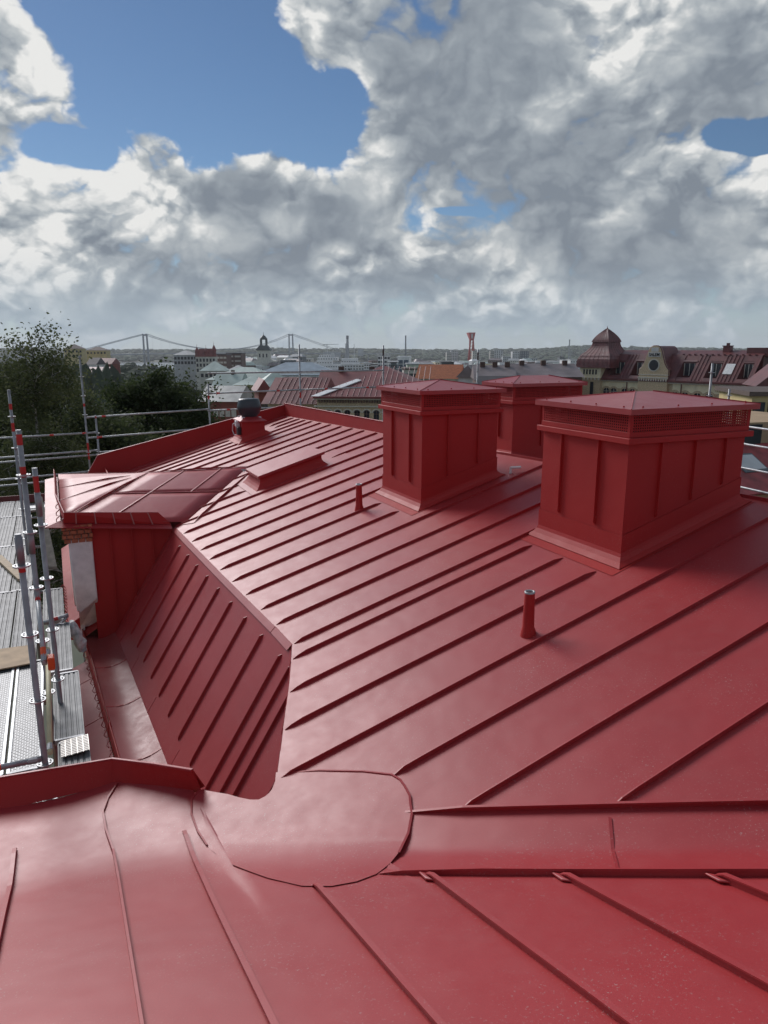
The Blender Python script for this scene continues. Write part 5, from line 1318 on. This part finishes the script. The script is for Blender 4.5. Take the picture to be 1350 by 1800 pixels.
# mansard with recessed dormers
def slope(x, t): return (x, -.4 + (SET + .4) * t, ZE + .06 + (ZR - ZE - .06) * t)
REC = [(1071, 1089), (1108, 1127), (1190, 1213), (1237, 1260), (1296, 1325)]
rec = []
for ua, ub in REC:
    xa, xb = loc(ua, 655)[0], loc(ub, 655)[0]; rec.append((xa, min(xb, X1 - .7)))
cuts = sorted([X0] + [x for r in rec for x in r] + [X1])
man = MB(); man.box(X0 + .2, X1 - .2, SET + .6, 10, ZE, ZR - .05); man = man.build('mansard_roof', SBR, sal)
for x0, x1 in zip(cuts[:-1], cuts[1:]):
    isr = any(abs(x0 - r[0]) < 1e-6 for r in rec)
    for t0, t1 in (((0, .12), (.74, 1)) if isr else ((0, 1),)):
        g = MB(); g.quad(slope(x0, t0), slope(x1, t0), slope(x1, t1), slope(x0, t1)); solid(g.build('roof_panel', SBR, man), .08)
    if isr:
        a0, b0_, a1, b1_ = slope(x0, .12), slope(x1, .12), slope(x0, .74), slope(x1, .74)
        g = MB(); g.poly([a0, a1, (x0, a1[1], a0[2])]); g.poly([b0_, b1_, (x1, b1_[1], b0_[2])]); g.quad(a0, b0_, (x1, b1_[1], b0_[2]), (x0, a1[1], a0[2])); g.quad((x0, a1[1], a0[2]), (x1, b1_[1], a0[2]), b1_, a1); rc = g.build('dormer_recess', SBR, man)
        zc = (a0[2] + a1[2]) / 2; y = a1[1]; xm = x0 + (x1 - x0) * .5
        g = MB(); g.box(x0 + .25, x1 - .25, y - .12, y - .03, a0[2] + .25, a1[2] - .3); w = g.build('window', WIN, rc)
        g = MB()
        for xx in (x0 + .25, xm, x1 - .25): g.box(xx - .05, xx + .05, y - .16, y - .125, a0[2] + .25, a1[2] - .3)
        g.build('window_frame', FRAME, rc)
        g = MB(); g.quad(slope(x0 - .1, .72), slope(x1 + .1, .72), slope(x1 + .1, .78), slope(x0 - .1, .78)); o = solid(g.build('dormer_head', mat('mauve_trim', (.20, .10, .10), .5), man), .10, 1)
x = X0 + .4
while x < X1 - .1:
    if not any(r[0] - .1 < x < r[1] + .1 for r in rec):
        g = MB(); p, q = Vector(slope(x, 0)), Vector(slope(x, 1)); nn = Vector((0, -.7, .7)); w = Vector((.03, 0, 0)); g.prism([p - w, p + w, q + w, q - w], nn * .09); g.build('roof_seam', SBR, man)
    x += .62
g = MB(); g.loops([[(X0, SET, ZR), (X1, SET, ZR), (X1, 9, ZR), (X0, 9, ZR)], [(X0 + .5, SET + 2.5, ZR + .75), (X1 - .5, SET + 2.5, ZR + .75), (X1 - .5, 8, ZR + .75), (X0 + .5, 8, ZR + .75)]], True); g.build('upper_roof', SBR, sal)
x = xs(1182)
while x < X1 - .3:
    g = MB(); g.box(x - .14, x + .14, SET - .12, SET + .1, ZR - .02, ZR + .16); g.build('ridge_knob', SBR, man); x += 1.0
x = loc(1276, 620, 4)[0]; g = MB(); g.box(x - .55, x + .55, 4, 5, ZR, ZR + 1.35); g.box(x - .65, x + .65, 3.9, 5.1, ZR + 1.35, ZR + 1.5); g.box(x - .2, x + .2, 4.3, 4.7, ZR + 1.5, ZR + 1.9); g.build('chimney', SBR, sal)
g = MB(); x0 = loc(1313, 615, 3.5)[0]; g.box(x0, x0 + 12, 3.5, 9, ZR - .2, ZR + 1.15); g.build('roof_penthouse', SBR, sal)
xa, xb = loc(1268, 650)[0], loc(1284, 650)[0]; g = MB(); g.quad(slope(xa, .28), slope(xb, .28), slope(xb, .66), slope(xa, .66)); o = solid(g.build('skylight', R_white, man), .12, 1)
# shaped gable with name panel and oval window
ga, gb_ = loc(1125, 665)[0], loc(1176, 667)[0]; gm = (ga + gb_) / 2; gh = (gb_ - ga) / 2
zb, zt = loc(1150, 664)[1], loc(1150, 608)[1]; H = zt - zb
prof = [(-1, 0), (-1, .25), (-.86, .32), (-.70, .45), (-.58, .62), (-.48, .78), (-.42, .86), (-.32, .95), (-.16, .995), (0, 1)]
pts = [(gm + x * gh, -.45, zb + z * H) for x, z in prof] + [(gm - x * gh, -.45, zb + z * H) for x, z in prof[-2::-1]]
g = MB(); g.prism(pts, (0, .5, 0)); gab = g.build('shaped_gable', TANB, sal)
g = MB(); o_ = [(gm + x * gh * 1.0, zb + z * H) for x, z in prof]; o_ += [(2 * gm - x, z) for x, z in o_[-2::-1]]
for (xA, zA), (xB, zB) in zip(o_[:-1], o_[1:]): g.tube((xA, -.3, zA), (xB, -.3, zB), .13, .13, 6)
g.build('gable_coping', SBR, gab)
g = MB(); g.prism([(p[0], p[1] + .5, p[2]) for p in pts[1:-1]], (0, 4.5, 0)); g.build('gable_roof', SBR, sal)
g = MB(); g.box(ga - .1, gb_ + .1, -.6, -.4, zb - .05, zb + .12); g.box(ga - .1, gb_ + .1, -.52, -.44, zb + .45, zb + .58); g.build('gable_moulding', TRIM, gab)
g = MB(); g.box(ga, gb_, -.5, .05, 0, zb - .05); gbay = g.build('gable_bay', TANB, sal)
for k in range(12): g = MB(); x = ga + .2 + (gb_ - ga - .4) * k / 11; g.box(x - .1, x + .1, -.62, -.5, zb - .55, zb - .1); g.build('dentil', TRIM, gbay)
zc = zb + H * .40; rx, rz = gh * .40, H * .20
def oval(rx, rz, y0, y1, m, name, par, n=22):
    g = MB(); g.prism([(gm + rx * math.cos(2 * math.pi * k / n), y0, zc + rz * math.sin(2 * math.pi * k / n)) for k in range(n)], (0, y1 - y0, 0)); return g.build(name, m, par)
oval(rx, rz, -.50, -.46, TRIM, 'oval_frame', gab); oval(rx * .8, rz * .84, -.53, -.505, WIN, 'oval_window', gab)
g = MB(); g.box(gm - gh * .40, gm + gh * .40, -.56, -.46, zb + H * .66, zb + H * .80); sg = g.build('name_panel', mat('panel_white', (.70, .70, .68), .6), gab)
g = MB(); g.box(gm - gh * .24, gm + gh * .24, -.52, -.46, zb + H * .82, zb + H * .95); g.build('gable_plaque', W_lgrey, gab)
tx = bpy.data.curves.new('name_lettering', 'FONT'); tx.body = 'SALEM'; tx.align_x = 'CENTER'; tx.align_y = 'CENTER'; tx.size = H * .135; tx.extrude = .02; tx.offset = .02
to = bpy.data.objects.new('name_lettering', tx); col.objects.link(to); bpy.context.view_layer.update()
dg = bpy.context.evaluated_depsgraph_get(); tme = bpy.data.meshes.new_from_object(to.evaluated_get(dg)); bpy.data.objects.remove(to)
tme.materials.clear(); tme.materials.append(BLACK); to = link('name_lettering', tme, sg, (gm, -.58, zb + H * .725)); to.rotation_euler = (R(90), 0, 0); to.scale = (gh * .70 / max(tme.vertices[0].co.x * 0 + max(v.co.x for v in tme.vertices) * 2, .1),) * 1 + (1, 1)
# tower
ta, tb = loc(1022, 690)[0], loc(1057, 690)[0]; tz1 = loc(1040, 655)[1]; TWd = tb - ta
g = MB(); g.box(ta, tb, -.6, TWd - .6, 0, loc(1040, 664)[1]); tow = g.build('tower', TANB, sal)
zA, zB = loc(1040, 664)[1], loc(1040, 645)[1]
g = MB(); g.box(ta - .12, tb + .12, -.72, TWd - .48, zA, zB); bel = g.build('belfry', CREAM, sal)
for k in range(5): link('window', win_mesh(.28, .85), bel, (ta + TWd * (.2 + .15 * k), -.74, (zA + zB) / 2 + .1))
for k in range(6): g = MB(); x = ta + TWd * (.05 + .18 * k); g.box(x - .12, x + .12, -.85, -.72, zA - .35, zA + .1); g.build('dentil', TRIM, bel)
g = MB(); x = loc(1043, 690)[0]; zc2 = loc(1043, 676)[1]; g.box(x - .35, x + .35, -.66, -.58, zc2 - 2, zc2 + .5); g.build('window', WIN, tow)
zP = loc(1040, 633)[1]; n = 14; tm = (ta + tb) / 2
pp = [(tm + TWd * .58 * math.cos(math.pi * k / n) * (1.15 if k in (0, n) else 1), -.74, zB + (zP - zB) * math.sin(math.pi * k / n) ** .8) for k in range(n + 1)]
g = MB(); g.prism(pp, (0, .6, 0)); g.build('curved_pediment', CREAM, bel)
g = MB()
for p, q in zip(pp[:-1], pp[1:]): g.tube(Vector(p) + Vector((0, -.1, .05)), Vector(q) + Vector((0, -.1, .05)), .16, .16, 6)
g.build('pediment_coping', SBR, bel)
cx, cy = tm + .75, TWd / 2 + .3; s1 = 132 / 1250
zv = lambda v: at(1066, v, 134).z - GZ
ringsT = [(3.7, 646), (3.6, 632), (3.35, 628), (3.2, 624), (2.5, 617.5), (1.95, 610), (1.78, 604), (1.75, 601.5), (1.9, 601), (1.72, 596), (1.3, 589.5), (.72, 583), (.06, 577)]
def chaikin(P):
    o = [P[0]]
    for (a, b), (c, d) in zip(P[:-1], P[1:]): o += [(a * .75 + c * .25, b * .75 + d * .25), (a * .25 + c * .75, b * .25 + d * .75)]
    return o + [P[-1]]
ringsT = chaikin(ringsT[:8]) + chaikin(ringsT[8:])
g = MB(); g.loops([[(cx + q * a_, cy + q * b_, zv(v)) for a_, b_ in ((-1, -1), (1, -1), (1, 1), (-1, 1))] for q, v in ringsT], True); bell = g.build('bell_roof', SBR, sal)
for side in range(4):
    for k in range(-3, 4):
        P_ = []
        for q, v in ringsT[1:-1]:
            t = k / 3.6 * q; a_, b_ = ((t, -q), (q, t), (t, q), (-q, t))[side]; P_.append((cx + a_, cy + b_, zv(v)))
        g = MB(); g.path(P_, .035, 4); g.build('roof_seam', SBR, bell)
g = MB(); g.lathe((cx, cy, zv(578.5)), [(.1, 0), (.18, .12), (.05, .3), (.02, .6)], 8); g.build('finial', SBR, bell)

# ---------------------------------------------------------------- brick building with arcaded windows across the street
arc = building('tan brick building with arched windows and hipped red metal roof', 556, 760, 700, 75, 18, TANB, R_red, 'hip', 3.1, -6, name='arcaded_building', over=.7)
wl_ = [c for c in arc.children if c.name.startswith('wall')][0]; zt = at(650, 700, 75).z - arc.location.z; wid = (at(760, 700, 75) - at(556, 700, 75)).length / math.cos(R(6))
for x0, z0_, z1_, y, m in ((0, -.0, .20, -.75, R_red), (0, -.16, -.04, -.45, TRIM), (0, -.92, -.80, -.25, TRIM)):
    g = MB(); g.box(-wid / 2 + y * -.0 - .3, wid / 2 + .3, y, .02, zt + z0_, zt + z1_); g.build('cornice', m, arc)
for k in range(44):
    g = MB(); x = -wid / 2 + .2 + k * .28; g.box(x, x + .14, -.28, .0, zt - .48, zt - .20); g.build('dentil', W_brown, arc)
for k in range(11):
    x = -wid / 2 + 1.2 + k * 1.02; zc = zt - 1.52
    arch_ring(x, zc, .36, .50, -.08, .02, 10, TRIM, wl_); arch_ring(x, zc, .28, .37, -.05, .02, 10, W_brown, wl_)
    g = MB(); g.prism([(x - .28, -.02, zc - 1.4), (x + .28, -.02, zc - 1.4)] + [(x + .28 * math.cos(a), -.02, zc + .25 * math.sin(a)) for a in [math.pi * j / 8 for j in range(9)]], (0, .05, 0)); w = g.build('window', WIN, wl_)
    g = MB(); g.box(x - .02, x + .02, -.045, -.025, zc - 1.4, zc + .2); g.box(x - .26, x + .26, -.045, -.025, zc - .15, zc - .1); g.build('window_frame', W_brown, w)
ro = [c for c in arc.children if c.name.startswith('roof')][0]
for k in range(34):
    x = -wid / 2 + .2 + k * .6; t = min(1, (x + wid / 2 + .7) / 7.5) if x < 0 else 1
    if x > wid / 2 - .2: break
    g = MB(); g.tube((x, -.7, zt + .06), (x if t >= 1 else x, -.7 + 9.7 * t * .98, zt + .06 + 3.05 * t * .98), .035, .035, 4); g.build('roof_seam', R_red, ro)
g = MB(); g.prism([(-wid / 2 - .6, -.2, zt + .12), (-wid / 2 + .3, -.6, zt + .12), (-wid / 2 + 4.2, 4.1, zt + 1.62), (-wid / 2 + 3.4, 5.0, zt + 1.72)], (0, 0, .08)); g.build('pale_hip_sheet', R_white, ro)
lw = building('lower red metal roofed wing left of the arcaded brick building', 470, 556, 710, 78, 12, TANB, R_red, 'gable', 2.6, -6, name='red_roofed_wing', over=.6, chim=0)
rw_ = [c for c in lw.children if c.name.startswith('roof')][0]; ww_ = (at(556, 710, 78) - at(470, 710, 78)).length; zl = at(510, 710, 78).z - lw.location.z
for k in range(10):
    x = -ww_ / 2 + .3 + k * .58; g = MB(); g.tube((x, -.6, zl + .08), (x, 5.9, zl + 2.6), .035, .035, 4); g.build('roof_seam', R_red, rw_)
for u in (517, 538): 
    p = at(u, 690, 86); g = MB(); q = p - Vector(lw.location); q.rotate(Matrix.Rotation(R(6), 3, 'Z')); g.box(q.x - .7, q.x + .7, q.y - .5, q.y + .5, zl, at(u, 663, 86).z - lw.location.z); g.build('chimney', W_brown, rw_)
building('small dark red house end with pale gable trim beside the wing', 455, 474, 690, 90, 8, W_brick, R_red, 'front', 1.6, 14, 1, 1, .8, 1.2, group=TB)
building('long red metal roof low behind the arcaded building', 560, 672, 678, 110, 10, W_brick, R_red, 'gable', 2.2, -4, group=TB, chim=2)
# right-hand edge
rb = building('pale yellow house with dark window bands at the right edge', 1327, 1450, 697, 62, 9, W_yellow, R_brn, 'flat', .4, -8, 4, 5, 1.7, 1.5, group=TB, rowgap=3.2, wtop=.5)
building('dark red gabled house end right of the cream house', 1338, 1440, 680, 96, 6, colour('deep_red_timber', (.26, .045, .04)), SBR, 'front', 4.0, -12, group=TB)
rd = thing('tiled_house', 'low house with red roof and skylight beyond the right scaffold', 'building', tuple(at(1330, 870, 34) - Vector((0, 0, 16))), R(20)); zz_ = 16
g = MB(); g.box(-1.2, 9, .3, 9, 0, zz_ - .1); g.build('wall', W_orange, rd)
RT = mat('bright_red_roof', (.36, .06, .06), .5, 0, .25, 1.5)
sl_ = lambda x, t: (x, 0 + 3.4 * t, zz_ + 1.9 * t)
g = MB(); g.quad(sl_(-1.3, 0), sl_(9.3, 0), sl_(9.3, 1), sl_(-1.3, 1)); rr2 = solid(g.build('roof', RT, rd), .08)
for k in range(17):
    g = MB(); x = -1.2 + k * .6; g.tube(sl_(x, 0), sl_(x, 1), .03, .03, 4); g.build('roof_seam', RT, rr2)
g = MB(); g.prism([sl_(.55, .40), sl_(2.2, .40), sl_(2.2, .78), sl_(.55, .78)], (0, -.05, .12)); g.build('skylight_frame', W_dgrey, rr2)
g = MB(); g.prism([sl_(.68, .44), sl_(2.07, .44), sl_(2.07, .74), sl_(.68, .74)], (0, -.07, .15)); g.build('skylight', W_lgrey, rr2)
g = MB(); g.box(-1.2, 9, 3.4, 9, zz_ + 1.2, zz_ + 3.1); uw = g.build('upper_wall', colour('sand', (.42, .30, .18)), rd)
for k in range(4): link('window', win_mesh(1.5, 1.2), uw, (.2 + k * 2.6, 3.38, zz_ + 2.4))

# ================================================================ trees
def leaf_mat(name, c1, c2):
    m = bpy.data.materials.new(name); m.use_nodes = True; t = m.node_tree; b = t.nodes['Principled BSDF']
    oi = t.nodes.new('ShaderNodeNewGeometry'); no = t.nodes.new('ShaderNodeTexNoise'); no.inputs['Scale'].default_value = 1.3; no.inputs['Detail'].default_value = 4
    t.links.new(oi.outputs['Position'], no.inputs['Vector']); rp = t.nodes.new('ShaderNodeValToRGB'); rp.color_ramp.elements[0].position = .35; rp.color_ramp.elements[1].position = .68
    rp.color_ramp.elements[0].color = (*c1, 1); rp.color_ramp.elements[1].color = (*c2, 1); t.links.new(no.outputs['Fac'], rp.inputs[0]); t.links.new(rp.outputs[0], b.inputs['Base Color'])
    b.inputs['Roughness'].default_value = .75; b.inputs['Specular IOR Level'].default_value = .25
    tr = t.nodes.new('ShaderNodeBsdfTranslucent'); t.links.new(rp.outputs[0], tr.inputs['Color']); ms = t.nodes.new('ShaderNodeMixShader'); ms.inputs[0].default_value = .42
    t.links.new(b.outputs[0], ms.inputs[1]); t.links.new(tr.outputs[0], ms.inputs[2]); t.links.new(ms.outputs[0], t.nodes['Material Output'].inputs['Surface'])
    return m
BARK = mat('birch_bark', (.34, .32, .29), .9, 0, .5, 5, c2=(.07, .06, .055)); BARKD = mat('dark_bark', (.05, .042, .035), .95, 0, .3, 5)
LF1 = leaf_mat('birch_leaves', (.05, .066, .026), (.13, .15, .065)); LF2 = leaf_mat('dark_leaves', (.030, .046, .018), (.085, .11, .042)); LF3 = leaf_mat('mid_leaves', (.04, .058, .022), (.11, .13, .055))
def tree(label, u, vtop, D, rad, crown_h, nleaf, leafm, barkm, seed, droop=.3, ls=.11, lean=0, name='tree', sparse=.0):
    rr = random.Random(seed); top = at(u, vtop, D); gz = ground_z(top.x, top.y); H = top.z - gz - .62 * rad
    rt = thing(name, label, 'tree', (top.x, top.y, gz - .3), 0, 'trees left of the roof')
    wood = MB(); tips = []
    def limb(p, d, L, r, depth):
        n = 4; q = Vector(p); dd = Vector(d).normalized()
        for k in range(n):
            nd = (dd + Vector((rr.uniform(-.25, .25), rr.uniform(-.25, .25), rr.uniform(-.12, .2) - droop * .12 * depth))).normalized()
            q2 = q + nd * (L / n); wood.tube(q, q2, r * (1 - k / n * .55), r * (1 - (k + 1) / n * .55), 6 if depth < 2 else 4, False)
            q, dd = q2, nd
            if depth >= 1: tips.append((q.copy(), depth))
            if depth < 3 and (k >= 1):
                for _ in range(2 if depth < 2 else 1):
                    side = Vector((rr.uniform(-1, 1), rr.uniform(-1, 1), rr.uniform(-.1, .7))).normalized(); limb(q, (dd * .6 + side), L * rr.uniform(.45, .65), r * .42, depth + 1)
        tips.append((q.copy(), depth))
    q = Vector((0, 0, 0)); r0 = max(.16, H * .011); nseg = 9; cb = H - crown_h
    for k in range(nseg):
        z1 = H * .93 * (k + 1) / nseg; q2 = Vector((lean * (z1 / H) + rr.uniform(-.15, .15), rr.uniform(-.15, .15), z1))
        wood.tube(q, q2, r0 * (1 - k / nseg * .85), r0 * (1 - (k + 1) / nseg * .85), 8, False)
        if z1 > cb * .95:
            f = (z1 - cb) / crown_h; rl = rad * (1.0 - .62 * max(0, f - .25)) * rr.uniform(.7, 1.0)
            for j in range(4):
                an = rr.uniform(0, 6.28); limb(q2, (math.cos(an), math.sin(an), .55 + .5 * f), rl, r0 * .34 * (1.15 - f), 1)
        q = q2
    limb(q, (0, 0, 1), H * .08, r0 * .2, 1)
    wood.build('trunk', barkm, rt)
    lv = MB(); V_ = lv.v; F_ = lv.f
    nt_ = len(tips)
    for i in range(nleaf):
        tp, dp = tips[rr.randrange(nt_)]
        s = .20 + .25 * (rr.random() ** 2); c = tp + Vector((rr.gauss(0, s), rr.gauss(0, s), rr.gauss(0, s * .8)))
        if droop > .6 and rr.random() < .55: c.z -= rr.random() ** 1.5 * 1.3
        e = Vector((rr.uniform(-1, 1), rr.uniform(-1, 1), rr.uniform(-1, .3))).normalized(); f = e.cross(Vector((rr.uniform(-1, 1), rr.uniform(-1, 1), rr.uniform(-1, 1)))).normalized()
        l = ls * rr.uniform(.6, 1.35); b = len(V_)
        V_ += [tuple(c - e * l * .6), tuple(c + f * l * .42), tuple(c + e * l * .75), tuple(c - f * l * .42)]; F_.append([b, b + 1, b + 2, b + 3])
    me = bpy.data.meshes.new('crown'); me.from_pydata(V_, [], F_); me.materials.append(leafm); me.update(); link('crown', me, rt)
    return rt
tree('tall wispy birch rising above the skyline at the left edge', 34, 532, 27, 2.9, 10, 30000, LF1, BARK, 4, .8, .085, name='birch_tree')
tree('second drooping birch with thin outer twigs beside the scaffold post', 92, 572, 31, 2.6, 10, 26000, LF1, BARK, 9, .9, .09, name='birch_tree')
tree('broad dark leafy tree in the middle, left of the fan', 252, 607, 36, 3.4, 11, 38000, LF2, BARKD, 12, .2, .13, name='broadleaf_tree')
tree('thinner dark tree leaning out right of the broad one', 318, 652, 35, 2.2, 8, 11000, LF2, BARKD, 15, .3, .12, name='broadleaf_tree')
tree('mid green tree low behind the gable scaffold rails', 190, 668, 30, 2.8, 9, 22000, LF3, BARKD, 21, .3, .12, name='broadleaf_tree')
tree('dense dark tree filling the gap under the birches', 120, 690, 38, 3.6, 9, 22000, LF2, BARKD, 25, .2, .14, name='broadleaf_tree')
tree('shaded tree at far left behind the birch trunks', -30, 640, 34, 3.6, 11, 22000, LF1, BARK, 31, .4, .13, name='broadleaf_tree')
tree('small rusty green tree at the foot of the broad tree', 330, 715, 42, 2.4, 8, 12000, LF3, BARKD, 37, .2, .13, name='broadleaf_tree')
tree('slender green tree before the pale yellow house', 437, 672, 118, 2.2, 9, 5000, LF3, BARKD, 41, .2, .30, name='broadleaf_tree')

# ================================================================ air
HAZE = bpy.data.materials.new('haze_air'); HAZE.use_nodes = True; t = HAZE.node_tree; t.nodes.clear()
pv = t.nodes.new('ShaderNodeVolumePrincipled'); pv.inputs['Color'].default_value = (.93, .96, 1, 1); pv.inputs['Density'].default_value = .00009; pv.inputs['Anisotropy'].default_value = .2
ou = t.nodes.new('ShaderNodeOutputMaterial'); t.links.new(pv.outputs[0], ou.inputs['Volume'])
g = MB(); g.box(-5300, 5300, -5300, 5300, -12, 125); hz_o = g.build('haze', HAZE); tag(hz_o, kind='stuff')
